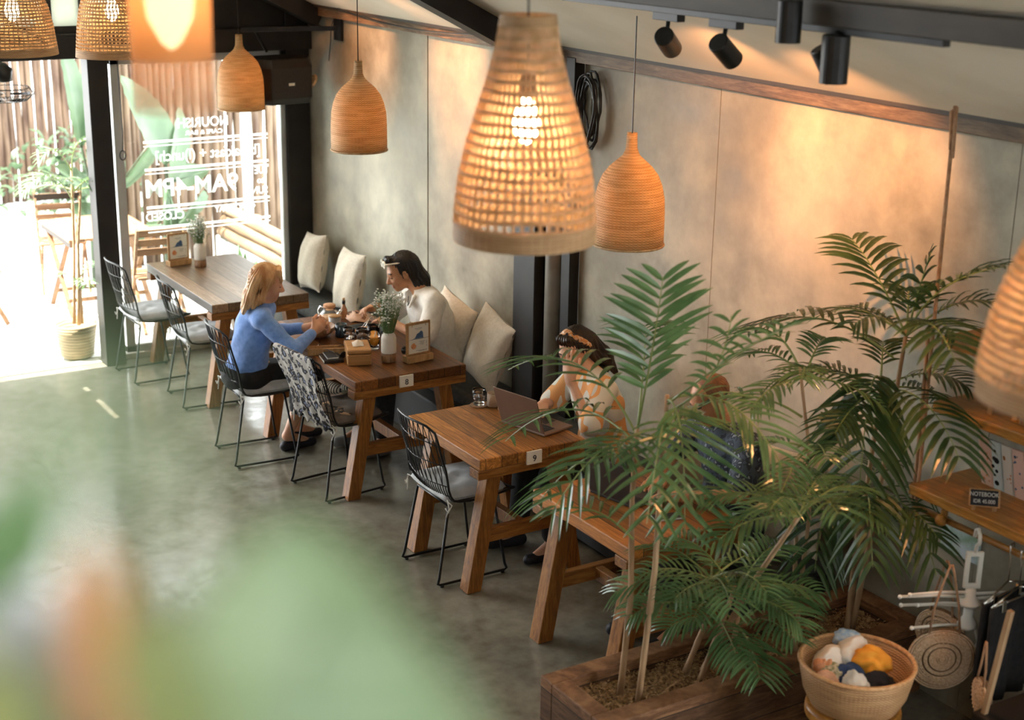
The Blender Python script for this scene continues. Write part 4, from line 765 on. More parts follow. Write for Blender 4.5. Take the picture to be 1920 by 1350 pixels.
MB().lathe([(.10, 0), (.125, .02), (.15, .2), (.165, .27), (.15, .275), (.135, .2), (.0001, .19)], (0, 0, -.26), 36).build('basket_pot', M['terra'], t, smooth=True)
# ================================================================ hanging shelf, right side
ropes = []
t = empty('rope_shelf', (3.45, -4.68, 1.1), 0, 'wooden shelf unit hung on jute ropes from the wall beam', 'shelf')
for y0, y1, z, x1 in ((-.21, .17, .035, .66), (-.20, .11, .40, .63), (-.20, .10, .68, .63)): MB().b2(-.85, x1, y0, y1, z - .022, z + .022).build('shelf_board', M['shelfw'], t, bevel=.004)
for x, z1 in ((.69, 1.62), (.71, .7)):
    MB().tube([(x + .0, .085, -.05), (x - .005, .085, .1), (x + .0, .085, .5), (x + .01, .08, z1)], .008, 8).build('jute_rope', M['rope'], t, smooth=True)
m = MB()
for k in range(9): a = k * .7; m.tube([(.69, .085, -.03), (.69 + .008 * cos(a), .085 + .008 * sin(a), -.07), (.69 + .022 * cos(a), .085 + .022 * sin(a), -.15)], .003, 5)
m.build('rope_tassel', M['rope'], t); MB().tube([(.685, .1, 1.45), (.70, .1, 1.60), (.675, .1, 1.62), (.67, .1, 1.42)], .007, 8).build('rope_knot', M['rope'], t, smooth=True)
MB().tube([(-.85, .12, -.055), (.66, .12, -.055)], .014, 12).build('bamboo_rail', M['shelfw'], t, smooth=True)
for x in (.5, -.3): MB().tube([(x, .12, .01), (x, .12, -.06)], .016, 10).ball((x, .135, -.055), .026, 12, 8).build('rail_bracket', M['shelfw'], t, smooth=True)
# figurine (generic four-legged wooden animal)
t = empty('wooden_figurine', (3.80, -4.66, 1.523), R(200), 'pale striped wooden animal figurine on the middle shelf', 'figurine')
MB().b2(-.05, .05, -.012, .012, .045, .085).build('body', M['lw2'] if 'lw2' in M else mat('whitewashed_wood', (.62, .45, .33), (.75, .60, .48), 8, .6), t, bevel=.004)
for x in (-.042, .042): MB().bar((x * 1.25, 0, 0), (x, 0, .06), .014, .02).build('leg', M['lightwood'], t, bevel=.002)
MB().bar((.045, 0, .07), (.075, 0, .145), .018, .02).b2(.06, .11, -.01, .01, .13, .152).build('head', M['lightwood'], t, bevel=.002)
for k in range(3): MB().b2(-.03 + k * .026, -.022 + k * .026, -.0135, .0135, .044, .087).build('stripe', M['white'], t)
t = empty('candle_holder', (3.68, -4.68, 1.523), 0, 'white candle in a round wooden holder on the middle shelf', 'candle'); MB().lathe([(.03, 0), (.038, .004), (.038, .03), (.03, .034), (.0001, .034)], n=24).build('wooden_cup', M['bark'], t, smooth=True); MB().lathe([(.014, .034), (.014, .16), (.0001, .162)], n=16).build('candle', M['paper'], t, smooth=True)
MB().tube([(0, 0, .162), (.001, 0, .172)], .001, 5).build('wick', M['ink'], t)
cv = [(.70, .45, .33), (.55, .62, .60), (.68, .60, .50), (.72, .48, .38)]
for k in range(4):
    t = empty('notebook', (3.93 - k * .055, -4.79, 1.158), 0, ['notebook with a pink speckled cover, leftmost on the lower shelf', 'notebook with a pale blue cover and round shapes, second on the lower shelf', 'notebook with a cream speckled cover, third on the lower shelf', 'notebook with a pink and navy cover, rightmost on the lower shelf'][k], 'notebook', 'patterned notebooks standing on the lower shelf')
    t.rotation_euler = (R(-14), 0, 0); MB().b2(-.034, .034, -.005, .005, 0, .23).build('cover', mat('cover_%s' % 'abcd'[k], cv[k], None, rough=.6), t, bevel=.002); MB().b2(-.032, .035, -.0042, .0042, .002, .228).build('pages', M['paper'], t)
    sh = MB(); rnd = random.Random(k + 2)
    for q in range(7): r_ = rnd.uniform(.003, .007) if k != 1 else rnd.uniform(.006, .016); sh.lathe([(.0001, 0), (r_, 0)], (rnd.uniform(-.02, .02), .0056, rnd.uniform(.02, .21)), 12, M=Matrix.Rotation(R(90), 3, 'X'))
    sh.build('cover_pattern', [M['orangeink'], M['ink'], M['orangeink'], M['blueink']][k], t)
t = empty('price_sign', (3.755, -4.565, 1.158), R(-20), 'small black price sign with chalk lettering on the lower shelf', 'sign'); t.rotation_euler = (R(-15), R(-6), R(212))
MB().b2(-.06, .06, -.004, .004, .012, .085).build('sign_frame', M['lightwood'], t, bevel=.001); MB().b2(-.054, .054, -.0052, -.004, .017, .080).build('chalkboard', M['ink'], t)
for tx, z, s_ in (('NOTEBOOK', .062, .024), ('IDR 45.000', .034, .022)): text(tx, 'lettering', M['white'], t, Matrix(((1, 0, 0, 0), (0, 0, -1, -.0056), (0, 1, 0, z), (0, 0, 0, 1))), s_, .0003, sx=.85)
for s in (-1, 1): MB().b2(s * .04 - .006, s * .04 + .006, -.02, .02, -.002, .013).build('foot', M['lightwood'], t)
MB().b2(-.11, .11, -.004, .004, -.07, .07).build('wall_postcard', mat('postcard_print', (.30, .45, .30), (.68, .78, .82), 12, .5), None, loc=(4.13, WY + .006, .80)); tag(bpy.data.objects['wall_postcard'], 'small landscape postcard fixed to the wall under the shelf', 'postcard')
# folding clip hanger
RZ = 1.06; t = empty('clip_hanger', (3.72, -4.50, RZ), R(58), 'white plastic folding clip hanger on the bamboo rail', 'hanger'); WP = mat('white_plastic', (.70, .68, .60), (.76, .74, .66), 8, .4)
MB().tube([(.0, -.025, .0), (0, -.018, .03), (0, .01, .045), (0, .035, .03), (0, .04, .0), (0, .012, -.025), (0, .0, -.06)], .008, 10).build('hook', WP, t, smooth=True)
m = MB().b2(-.035, -.016, -.008, .008, -.2, -.06).b2(.016, .035, -.008, .008, -.2, -.06).b2(-.035, .035, -.008, .008, -.075, -.055).b2(-.035, .035, -.008, .008, -.215, -.195); m.build('frame_plate', WP, t, bevel=.003)
MB().lathe([(.02, -.30), (.045, -.285), (.045, -.275), (.022, -.25), (.022, -.22), (.0001, -.21)], n=20).lathe([(.018, -.40), (.04, -.385), (.04, -.375), (.02, -.34), (.02, -.30), (.0001, -.30)], n=20).build('hub', WP, t, smooth=True)
for k, (a, z, l) in enumerate(((165, -.235, .26), (185, -.255, .29), (170, -.285, .22), (190, -.295, .28), (160, -.38, .24), (-20, -.24, .22), (-35, -.265, .2), (-15, -.3, .18))):
    d = V(cos(R(a)) , .25 * sin(R(a)) + .1, .02).normalized(); d = V(-d.x, d.y, d.z); m = MB().tube([(0, 0, z), tuple(d * l * .5 + V(0, 0, z + .006)), tuple(d * l + V(0, 0, z))], .0065, 8); m.ball(tuple(d * l + V(0, 0, z)), .009, 8, 6); m.build('arm', WP, t, smooth=True)
for s in (-1, 1): MB().tube([(s * .03, .01, -.38), (s * .05, .01, -.45), (s * .03, .01, -.52)], .007, 8).build('dangling_clip', WP, t, smooth=True)
MB().b2(-.14, -.085, -.001, .001, -.34, -.26).build('price_tag', M['paper'], t)
# straw bags hanging from it
straw = mat('straw_crochet', (.58, .40, .24), (.75, .58, .40), 90, .8, bmp=.5)
SB = mat('bag_inside_shade', (.14, .08, .04), (.2, .12, .06), 40, .9)  # dark colour stands in for shade inside the bag, behind the holes
def straw_bag(x, y, z, rz, r, lab, full=True):
    t = empty('straw_bag', (x, y, z), R(rz), lab, 'bag', 'straw bags hanging under the shelf'); m = MB(); RR = [(0, r * .20), (r * .24, r * .30), (r * .36, r * .46), (r * .52, r * .62), (r * .68, r * .80), (r * .86, r)]
    for q0, q1 in RR:
        nn = max(1, int((q1 - q0) / .007))
        for k in range(nn + 1):
            q = q0 + (q1 - q0) * k / max(1, nn); q = max(q, .004); m.tube([(cos(a) * q, -.012 + .01 * (q / r) ** 2, sin(a) * q * (1 - .1 * max(0, sin(a)))) for a in [2 * pi * i / 40 for i in range(40)]], .0042, 5, closed=True)
    for (a0, q0), (q1, b1) in zip(RR, RR[1:]):
        nn = int(2 * pi * q0 / .016)
        for k in range(nn): a = 2 * pi * k / nn; m.tube([(cos(a) * q0, -.011, sin(a) * q0), (cos(a + .03) * q1, -.011, sin(a + .03) * q1)], .0035, 4)
    m.build('front_panel', straw, t, smooth=True); b = MB().lathe([(.0001, .03), (r * .8, .028), (r * .99, .01), (r * .97, -.004), (.0001, .0)], n=40, M=Matrix.Rotation(-pi / 2, 3, 'X')); b.build('back_panel', SB, t, smooth=True)
    for s in (-.45, .45): MB().tube([(s * r, -.005, r * .82), (s * r * .8, .0, r * 1.6), (s * r * .25, .0, r * 2.7), (s * r * .05, 0, r * 3.0)], .005, 8).build('strap', M['rope'], t, smooth=True)
    return t
straw_bag(3.745, -4.40, .545, 238, .138, 'round crocheted straw bag hanging in front'); straw_bag(3.87, -4.52, .57, 195, .11, 'straw bag behind the round one, seen edge-on')
t = straw_bag(3.50, -4.36, .50, 150, .08, 'long-strapped straw bag hanging at the right')
# wire hangers with dark clothes
for k, (x, lab) in enumerate(((3.585, 'metal hanger nearer the clip hanger, holding dark trousers'), (3.53, 'metal hanger further right, holding dark trousers'))):
    t = empty('metal_hanger', (x, -4.55, RZ), R(10 - 6 * k), lab, 'hanger', 'metal hangers on the rail'); MB().tube([(0, -.018, -.0), (0, -.012, .022), (0, .01, .02), (0, .014, -.01), (0, .0, -.05), (0, 0, -.14)], .0028, 8).build('hook', CHR, t, smooth=True)
    MB().tube([(0, 0, -.14), (0, -.16, -.19)], .004, 6).tube([(0, 0, -.14), (0, .16, -.19)], .004, 6).tube([(0, -.16, -.19), (0, .16, -.19)], .004, 6).build('hanger_bar', CHR, t, smooth=True)
    for s in (-.09, .09): MB().b2(-.008, .008, s - .012, s + .012, -.225, -.175).build('clip', CHR, t, bevel=.002)
    m = MB(); m.grid([[V(.012 * sin(i * 1.1 + k) * (.3 + j / 10) * sg + .008 * sg, -.15 + .30 * i / 14, -.20 - .42 * j / 10) for i in range(15)] for j in range(11) for sg in (1,)]); c = m.build('dark_trousers', mat('black_cloth', (.008, .008, .009), (.016, .015, .015), 30, .9), None, smooth=True, solid=.018); c.location = t.location; c.rotation_euler = t.rotation_euler
    tag(c, ['black trousers hanging under the shelf, nearer the straw bags', 'black trousers hanging under the shelf, closer to the right edge'][k], 'trousers', 'dark clothes on the rail')
t = empty('clothes_rack', (3.2, -4.4, 0), 0, 'dark clothes rack cut by the lower right corner', 'rack'); MB().b2(-.25, .22, -.3, .18, .02, .52).build('dark_crate', M['steel'], t, bevel=.01); MB().bar((.24, .15, .1), (.12, .15, .98), .02, .02).build('leaning_stick', M['cane'], t)
# ================================================================ basket of clothes on a stool
t = empty('wooden_stool', (3.80, -3.98, 0), 0, 'round dark wooden stool under the clothes basket', 'stool'); MB().lathe([(.0001, .37), (.16, .37), (.19, .385), (.19, .42), (.18, .43), (.0001, .43)], n=40).build('seat', M['shelfw'], t, smooth=False, bevel=.004)
for k in range(4): a = pi / 4 + k * pi / 2; MB().tube([(cos(a) * .17, sin(a) * .17, 0), (cos(a) * .13, sin(a) * .13, .375)], [.016, .02], 10).build('leg', M['shelfw'], t, smooth=True)
MB().lathe([(.14, .36), (.15, .30), (.16, .30), (.165, .375)], n=32, close=True).build('apron', M['shelfw'], t, smooth=True)
t = empty('round_basket', (3.80, -3.98, .432), 0, 'wide round woven basket filled with clothes', 'basket'); MB().lathe([(.0001, .0), (.15, 0), (.175, .01), (.205, .07), (.222, .15), (.225, .185), (.218, .19), (.212, .15), (.195, .075), (.165, .022), (.0001, .016)], n=56).build('basket_body', weave('basket_weave', (.42, .22, .09), (.64, .38, .18), 80, 560, 0), t, smooth=True)
MB().tube([(cos(a) * .223, sin(a) * .223, .188) for a in [2 * pi * i / 56 for i in range(56)]], .010, 8, closed=True).build('rim', M['openr'] if 'openr' in M else mat('basket_rim', (.5, .26, .1), (.68, .4, .19), 60, .5), t, smooth=True)
def blob(x, y, z, s, m, lab, sd, nm='folded_garment'):
    b = MB(); b.ball((0, 0, 0), 1, 40, 26); rnd = random.Random(sd); a1, a2, a3 = [rnd.uniform(0, 6) for _ in range(3)]; out = []
    for p in b.v:
        n_ = V(*p); f = 1.05 + .13 * sin(n_.x * 2.6 + a1 + 2 * n_.y) + .10 * sin(n_.y * 3.4 + a2 + 2 * n_.z) + .075 * sin(n_.z * 6 + n_.x * 8 + a3 + 2 * sin(n_.y * 4)) + .04 * sin(n_.x * 15 + n_.y * 4 + a1 + 2 * sin(n_.z * 5)); out.append(tuple(V(n_.x * s[0], n_.y * s[1], n_.z * s[2]) * f))
    b.v = out; o = b.build(nm, m, None, smooth=True); o.location = (x, y, z); o.rotation_euler = (0, 0, rnd.uniform(0, 6)); return tag(o, lab, 'clothing', 'rolled garments in the round basket')
cl = lambda n, a, b=None, s=30: mat(n, a, b, s, .9, bmp=.15)
WC = cl('white_cotton', (.70, .66, .57), (.76, .73, .65)); bz = .432
for x, y, z, s, m, lab in ((3.93, -3.96, .13, (.075, .06, .055), WC, 'white garment at the far left of the basket'), (3.90, -4.05, .16, (.075, .055, .06), WC, 'white garment behind the orange one in the basket'), (3.965, -4.085, .185, (.055, .045, .035), mat('blue_check', (.32, .52, .75), (.70, .78, .85), 40, .9), 'pale blue patterned cloth at the back of the basket'),
    (3.80, -4.065, .155, (.065, .065, .055), cl('mustard_cotton', (.78, .33, .03), (.85, .40, .05)), 'mustard orange garment in the basket'), (3.72, -4.01, .10, (.08, .07, .06), M['cloth_black'] if 'cloth_black' in M else mat('black_cotton', (.008, .009, .012), (.015, .016, .02), 30, .9), 'black garment at the near right of the basket'),
    (3.72, -3.90, .135, (.06, .055, .05), WC, 'white garment at the near rim of the basket'), (3.85, -3.90, .12, (.05, .05, .045), mat('green_print', (.15, .22, .10), (.65, .62, .5), 70, .9), 'green and cream printed garment in the basket'), (3.83, -3.85, .12, (.045, .045, .035), cl('peach_cotton', (.72, .42, .27), (.75, .48, .32)), 'peach garment near the left rim of the basket'), (3.90, -3.90, .14, (.035, .035, .03), cl('rust_cotton', (.55, .28, .15)), 'rust coloured sock ball in the basket'), (3.81, -3.94, .10, (.07, .06, .06), cl('navy_cotton', (.02, .04, .10), (.03, .06, .14)), 'navy garment in the middle of the basket')):
    blob(x, y, bz + z, s, m, lab, int(x * 1000 + y * 77))
# ================================================================ outside
rnd = random.Random(11)
for grp, x, ya, yb, h in (('bamboo poles behind the window', 13.9, -6.3, -3.95, 3.4), ('bamboo poles at the end of the path', 17.5, -6.6, -2.6, 3.9)):
    f = empty('bamboo_fence', (x, (ya + yb) / 2, 0), 0, 'tall bamboo pole fence ' + ('behind the window plants' if x < 16 else 'at the far end of the path'), 'fence'); y = ya; n = 0
    while y < yb:
        r_ = rnd.uniform(.028, .05); 
        if x < 16 and -5.56 < y < -5.42: y += .05; continue
        if x > 16 and y > -4.6 and y < -2.9 and False: pass
        if n < 95:
            px = rnd.uniform(-.03, .03); pts = [(px + rnd.uniform(-.008, .008), y - (ya + yb) / 2 + rnd.uniform(-.008, .008), h * k / 6 * rnd.uniform(.99, 1.01) - (.02 if k == 0 else 0)) for k in range(7)]; MB().tube(pts, [r_ * (1.08 if k % 2 else .95) for k in range(7)], 7).build('bamboo_pole', M['bamboo'], f, smooth=True); n += 1
        y += r_ * 2.05
# retaining wall with logs along the right side of the yard
st('wall_garden', MB().b2(11.2, 13.0, -5.2, -4.82, 0, .42), mat('garden_concrete', (.33, .34, .31), (.5, .5, .46), 4, .9))
for k in range(3):
    r_ = .052; m = MB().tube([(11.25 + i * .24, -4.86 - .02 * k + rnd.uniform(-.01, .01), .42 + r_ + k * .098 + rnd.uniform(-.004, .004)) for i in range(8)], [r_ * rnd.uniform(.93, 1.07) for i in range(8)], 12)
    tag(m.build('timber_log', M['logm'] if 'logm' in M else mat('bark_log', (.12, .07, .035), (.26, .17, .10), 6, .8, st=(.3, 1, 1), bmp=.5), None, smooth=True), ['lowest log on the garden wall outside the window', 'second log from the bottom on the garden wall', 'topmost log on the garden wall'][k], 'log', 'logs stacked on the garden wall')
def blade_leaf(mb, base, tip, w, up=V(0, 0, 1), sag=.1, n=14, fold=.25, side=None):
    base, tip = V(*base), V(*tip); d = tip - base; s = side or d.cross(up); s = V(*s).normalized(); u = s.cross(d).normalized(); rows = []
    for i in range(n + 1):
        f = i / n; ww = w * (sin(pi * min(1, f * 1.02) ** .8)) ** .6 * .5 + .002; c = base + d * f + u * (sag * 4 * f * (1 - f)); rows.append([c + s * (ww * q) + u * (abs(q) * ww * fold + .008 * sin(f * 40 + q) * abs(q)) for q in (-1, -.5, 0, .5, 1)])
    mb.grid(rows)
def banana(loc, lab, leaves, h):
    t = empty('banana_plant', loc, 0, lab, 'plant', 'banana plants in the yard'); MB().tube([(0, 0, 0), (.02, 0, h * .5), (0, 0, h)], [.06, .05, .035], 12).build('stem', M['banana'], t, smooth=True)
    for (p0, p1, w, sd) in leaves:
        m = MB(); L0 = V(*loc); a = V(*p0) - L0; b = V(*p1) - L0; m.tube([V(0, 0, h * .95), a.lerp(V(0, 0, h), .3), a], .012, 6); blade_leaf(m, a, b, w, sag=.05, side=sd); m.tube([a, b], [.008, .003], 5); m.build('leaf', M['banana'], t, smooth=True)
S_ = (.5, -.85, 0)
banana((12.9, -4.35, 0), 'broad-leaved banana plant right behind the window pane', [((12.75, -4.3, 1.15), (13.0, -4.02, 1.92), .42, S_), ((12.8, -4.35, .98), (13.0, -4.52, 1.62), .25, S_), ((12.8, -4.4, 1.0), (12.9, -4.75, 1.05), .22, (0, .3, 1)), ((12.8, -4.3, .7), (12.9, -4.62, .62), .2, (.3, .2, 1)), ((12.75, -4.25, .7), (12.9, -4.1, .35), .2, S_), ((12.8, -4.4, .6), (13.0, -4.72, .85), .22, S_), ((12.7, -4.3, .5), (12.7, -4.05, .65), .16, S_)], .95)
banana((13.5, -3.85, 0), 'banana plant further back beside the column, seen through the doorway', [((13.4, -3.75, 1.25), (13.4, -3.62, 2.2), .26, S_), ((13.4, -3.80, 1.2), (13.3, -3.95, 1.62), .24, S_), ((13.4, -3.85, .8), (13.4, -3.5, 1.1), .22, (.3, .2, 1)), ((13.4, -3.9, .6), (13.4, -3.6, .7), .2, (.3, .2, 1)), ((13.4, -4.0, .8), (13.4, -4.5, 1.4), .25, S_)], .85)
t = empty('shrub', (16.2, -4.35, 0), 0, 'pale leafy shrub at the foot of the fence by the path', 'shrub')
m = MB()
for k in range(260):
    a = rnd.uniform(0, 6.28); q = rnd.uniform(0, .75); p = V(cos(a) * q, sin(a) * q * 1.2, .1 + rnd.uniform(0, 1) * (.95 - q * .7)); d = V(rnd.uniform(-1, 1), rnd.uniform(-1, 1), rnd.uniform(-.2, .8)).normalized() * rnd.uniform(.12, .22); blade_leaf(m, p, p + d, .07, n=4, sag=.02)
m.build('foliage', M['banana'], t, smooth=True)
t = empty('agave', (11.75, -4.6, 0), 0, 'spiky agave at the foot of the garden wall outside the window', 'plant')
for k in range(11):
    a = k * .9; m = MB(); blade_leaf(m, (0, 0, .06), (cos(a) * rnd.uniform(.12, .3), sin(a) * rnd.uniform(.08, .2), rnd.uniform(.35, .6)), .06, n=8, sag=.03); m.build('leaf', M['palm'], t, smooth=True, solid=.006)
MB().lathe([(.08, 0), (.1, .01), (.11, .1), (.0001, .1)], n=20).build('root_ball', M['soil'], t, smooth=True)
# folding furniture
t = empty('folding_table', (12.55, -3.60, 0), 0, 'slatted folding wooden table on the sunny patio', 'table'); MB().b2(-.45, .45, -.37, .37, .695, .72).build('tabletop', M['patiowood'], t, bevel=.004)
for q in (-.345, .345): MB().b2(-.44, .44, q - .015, q + .015, .65, .695).build('frame_rail', M['patiowood'], t)
for s in (-1, 1):
    for q in (-1, 1): MB().bar((q * .32, s * .34, .0), (-q * .32, s * .34, .68), .022, .04, V(0, 1, 0)).build('leg', M['patiowood'], t, bevel=.002)
for q in (-.2, .2): MB().b2(q - .012, q + .012, -.34, .34, .13, .16).build('cross_rail', M['patiowood'], t)
def fold_chair(x, y, rz, lab):
    t = empty('folding_chair', (x, y, 0), R(rz), lab, 'chair', 'folding wooden patio chairs')
    for s in (-.2, .2): MB().bar((s, .22, 0), (s * .95, -.16, .86), .022, .035).build('back_post', M['patiowood'], t, bevel=.002); MB().bar((s * .88, -.2, 0), (s * .88, .18, .46), .022, .035).build('leg', M['patiowood'], t, bevel=.002)
    for k in range(5): MB().b2(-.2, .2, -.15 + k * .075, -.1 + k * .075, .44, .458).build('seat_slat', M['patiowood'], t)
    for k in range(3): z = .62 + k * .085; yy = .22 - .38 * z / .86; MB().b2(-.2, .2, yy - .008, yy + .008, z, z + .055).build('back_slat', M['patiowood'], t)
    return t
fold_chair(13.35, -3.50, 80, 'folding wooden chair beyond the patio table'); fold_chair(11.75, -3.85, -95, 'folding wooden chair behind the window, near side of the patio table')
fold_chair(12.6, -2.55, 178, 'folding wooden chair cut by the left picture edge')
o = MB().grid([[V(-.2 + .4 * i / 8, .03 * sin(i), .1 * j) for i in range(9)] for j in range(4)])
t = empty('parked_pot', (13.8, -4.62, .0), 0, 'small terracotta pot on the garden wall behind the window', 'pot'); t.location = (12.75, -5.05, .42); MB().lathe([(.07, 0), (.1, .16), (.11, .16), (.11, .2), (.095, .2), (.08, .03), (.0001, .02)], n=24).build('pot_body', mat('terracotta', (.55, .24, .12), (.62, .3, .17), 10, .8), t, smooth=True)
# ================================================================ people: implicit surfaces meshed by surface nets
class SDF:
    def __init__(s): s.p = []
    def cap(s, a, b, ra, rb=None, k=.02, op=0): s.p.append(('c', np.array(a, float), np.array(b, float), ra, ra if rb is None else rb, k, op)); return s
    def ell(s, c, r, ax=None, k=.02, op=0): s.p.append(('e', np.array(c, float), np.array(r, float), np.eye(3) if ax is None else np.array([list(v) for v in ax]), 0, k, op)); return s
    def mesh(s, res, disp=None, cuts=()):
        lo = np.full(3, 1e9); hi = -lo
        for q in s.p:
            if q[-1]: continue
            if q[0] == 'c': m = max(q[3], q[4]); lo = np.minimum(lo, np.minimum(q[1], q[2]) - m); hi = np.maximum(hi, np.maximum(q[1], q[2]) + m)
            else: m = q[2].max(); lo = np.minimum(lo, q[1] - m); hi = np.maximum(hi, q[1] + m)
        lo -= .03; hi += .03; n = np.ceil((hi - lo) / res).astype(int) + 1; F = np.full(n, .06, np.float32)
        X = [lo[i] + res * np.arange(n[i]) for i in range(3)]
        for q in s.p:
            if q[0] == 'c': m = max(q[3], q[4]); a0 = np.minimum(q[1], q[2]) - m; a1 = np.maximum(q[1], q[2]) + m
            else: m = q[2].max(); a0 = q[1] - m; a1 = q[1] + m
            pad = q[5] + .03; i0 = np.clip(((a0 - pad - lo) / res).astype(int), 0, n); i1 = np.clip(((a1 + pad - lo) / res).astype(int) + 2, 0, n)
            sl = tuple(slice(i0[i], i1[i]) for i in range(3)); x, y, z = np.meshgrid(*[X[i][sl[i]] for i in range(3)], indexing='ij')
            if q[0] == 'c':
                ab = q[2] - q[1]; L = max(1e-9, ab @ ab); t = np.clip(((x - q[1][0]) * ab[0] + (y - q[1][1]) * ab[1] + (z - q[1][2]) * ab[2]) / L, 0, 1)
                d = np.sqrt((x - q[1][0] - ab[0] * t) ** 2 + (y - q[1][1] - ab[1] * t) ** 2 + (z - q[1][2] - ab[2] * t) ** 2) - (q[3] + (q[4] - q[3]) * t)
            else:
                e = [(x - q[1][0]) * q[3][i][0] + (y - q[1][1]) * q[3][i][1] + (z - q[1][2]) * q[3][i][2] for i in range(3)]
                k0 = np.sqrt(sum((e[i] / q[2][i]) ** 2 for i in range(3))); k1 = np.sqrt(sum((e[i] / q[2][i] ** 2) ** 2 for i in range(3))) + 1e-9; d = k0 * (k0 - 1) / k1
            G = F[sl]; k = q[5]
            if q[-1] == 0: h = np.maximum(k - np.abs(G - d), 0) / k; F[sl] = np.minimum(G, d) - h * h * k * .25
            else: d = -d; h = np.maximum(k - np.abs(G - d), 0) / k; F[sl] = np.maximum(G, d) + h * h * k * .25
        if disp or cuts:
            x, y, z = np.meshgrid(*X, indexing='ij')
            if disp: F += disp(x, y, z).astype(np.float32)
            for p, nn in cuts: F = np.maximum(F, ((x - p[0]) * nn[0] + (y - p[1]) * nn[1] + (z - p[2]) * nn[2]).astype(np.float32))
        I = F < 0; c = np.zeros(np.array(F.shape) - 1, np.int8)
        for dx in (0, 1):
            for dy in (0, 1):
                for dz in (0, 1): c += I[dx:F.shape[0] - 1 + dx, dy:F.shape[1] - 1 + dy, dz:F.shape[2] - 1 + dz]
        act = np.argwhere((c > 0) & (c < 8)); idx = np.full(c.shape, -1, np.int64); idx[tuple(act.T)] = np.arange(len(act))
        P = np.zeros((len(act), 3)); cnt = np.zeros(len(act)); cor = [(a, b, d) for a in (0, 1) for b in (0, 1) for d in (0, 1)]
        val = {q: F[act[:, 0] + q[0], act[:, 1] + q[1], act[:, 2] + q[2]] for q in cor}
        for q in cor:
            for ax in range(3):
                if q[ax] == 0:
                    w = list(q); w[ax] = 1; a, b = val[q], val[tuple(w)]; m = (a < 0) != (b < 0); t = np.where(m, a / np.where(m, a - b, 1), 0); e = np.tile(np.array(q, float), (len(act), 1)); e[:, ax] += t; P[m] += e[m]; cnt[m] += 1
        P = (P / cnt[:, None] + act) * res + lo; faces = []
        for ax in range(3):
            o = [a for a in range(3) if a != ax]; sh = [slice(None)] * 3; s1 = list(sh); s2 = list(sh); s1[ax] = slice(0, -1); s2[ax] = slice(1, None); A = I[tuple(s1)]; B = I[tuple(s2)]; e = np.argwhere(A != B)
            e = e[(e[:, o[0]] > 0) & (e[:, o[1]] > 0) & (e[:, o[0]] < c.shape[o[0]]) & (e[:, o[1]] < c.shape[o[1]])]; q = []
            for d0, d1 in ((1, 1), (0, 1), (0, 0), (1, 0)): w = e.copy(); w[:, o[0]] -= d0; w[:, o[1]] -= d1; q.append(idx[tuple(w.T)])
            q = np.stack(q, 1); fl = A[tuple(e.T)]; 
            if ax == 1: fl = ~fl
            q[~fl] = q[~fl][:, ::-1]; faces.append(q)
        return P, np.concatenate(faces)
def sdf_obj(name, s, res, mats, parent, loc, disp=None, cuts=(), matfn=None, keep=None):
    P, Fc = s.mesh(res, disp, cuts)
    me = bpy.data.meshes.new(name); L = np.array(loc)
    me.vertices.add(len(P)); me.vertices.foreach_set('co', (P - L).astype(np.float32).ravel()); me.loops.add(len(Fc) * 4); me.loops.foreach_set('vertex_index', Fc.ravel().astype(np.int32))
    me.polygons.add(len(Fc)); me.polygons.foreach_set('loop_start', np.arange(0, len(Fc) * 4, 4, dtype=np.int32)); me.polygons.foreach_set('loop_total', np.full(len(Fc), 4, np.int32))
    for m in (mats if isinstance(mats, (list, tuple)) else [mats]): me.materials.append(m)
    if matfn: me.polygons.foreach_set('material_index', matfn(P[Fc].mean(1)).astype(np.int32))
    me.polygons.foreach_set('use_smooth', np.ones(len(Fc), bool)); me.update(calc_edges=True); me.validate()
    o = bpy.data.objects.new(name, me); COL.objects.link(o); o.parent = parent; return o
def nv(a): a = np.array(a, float); return a / np.linalg.norm(a)
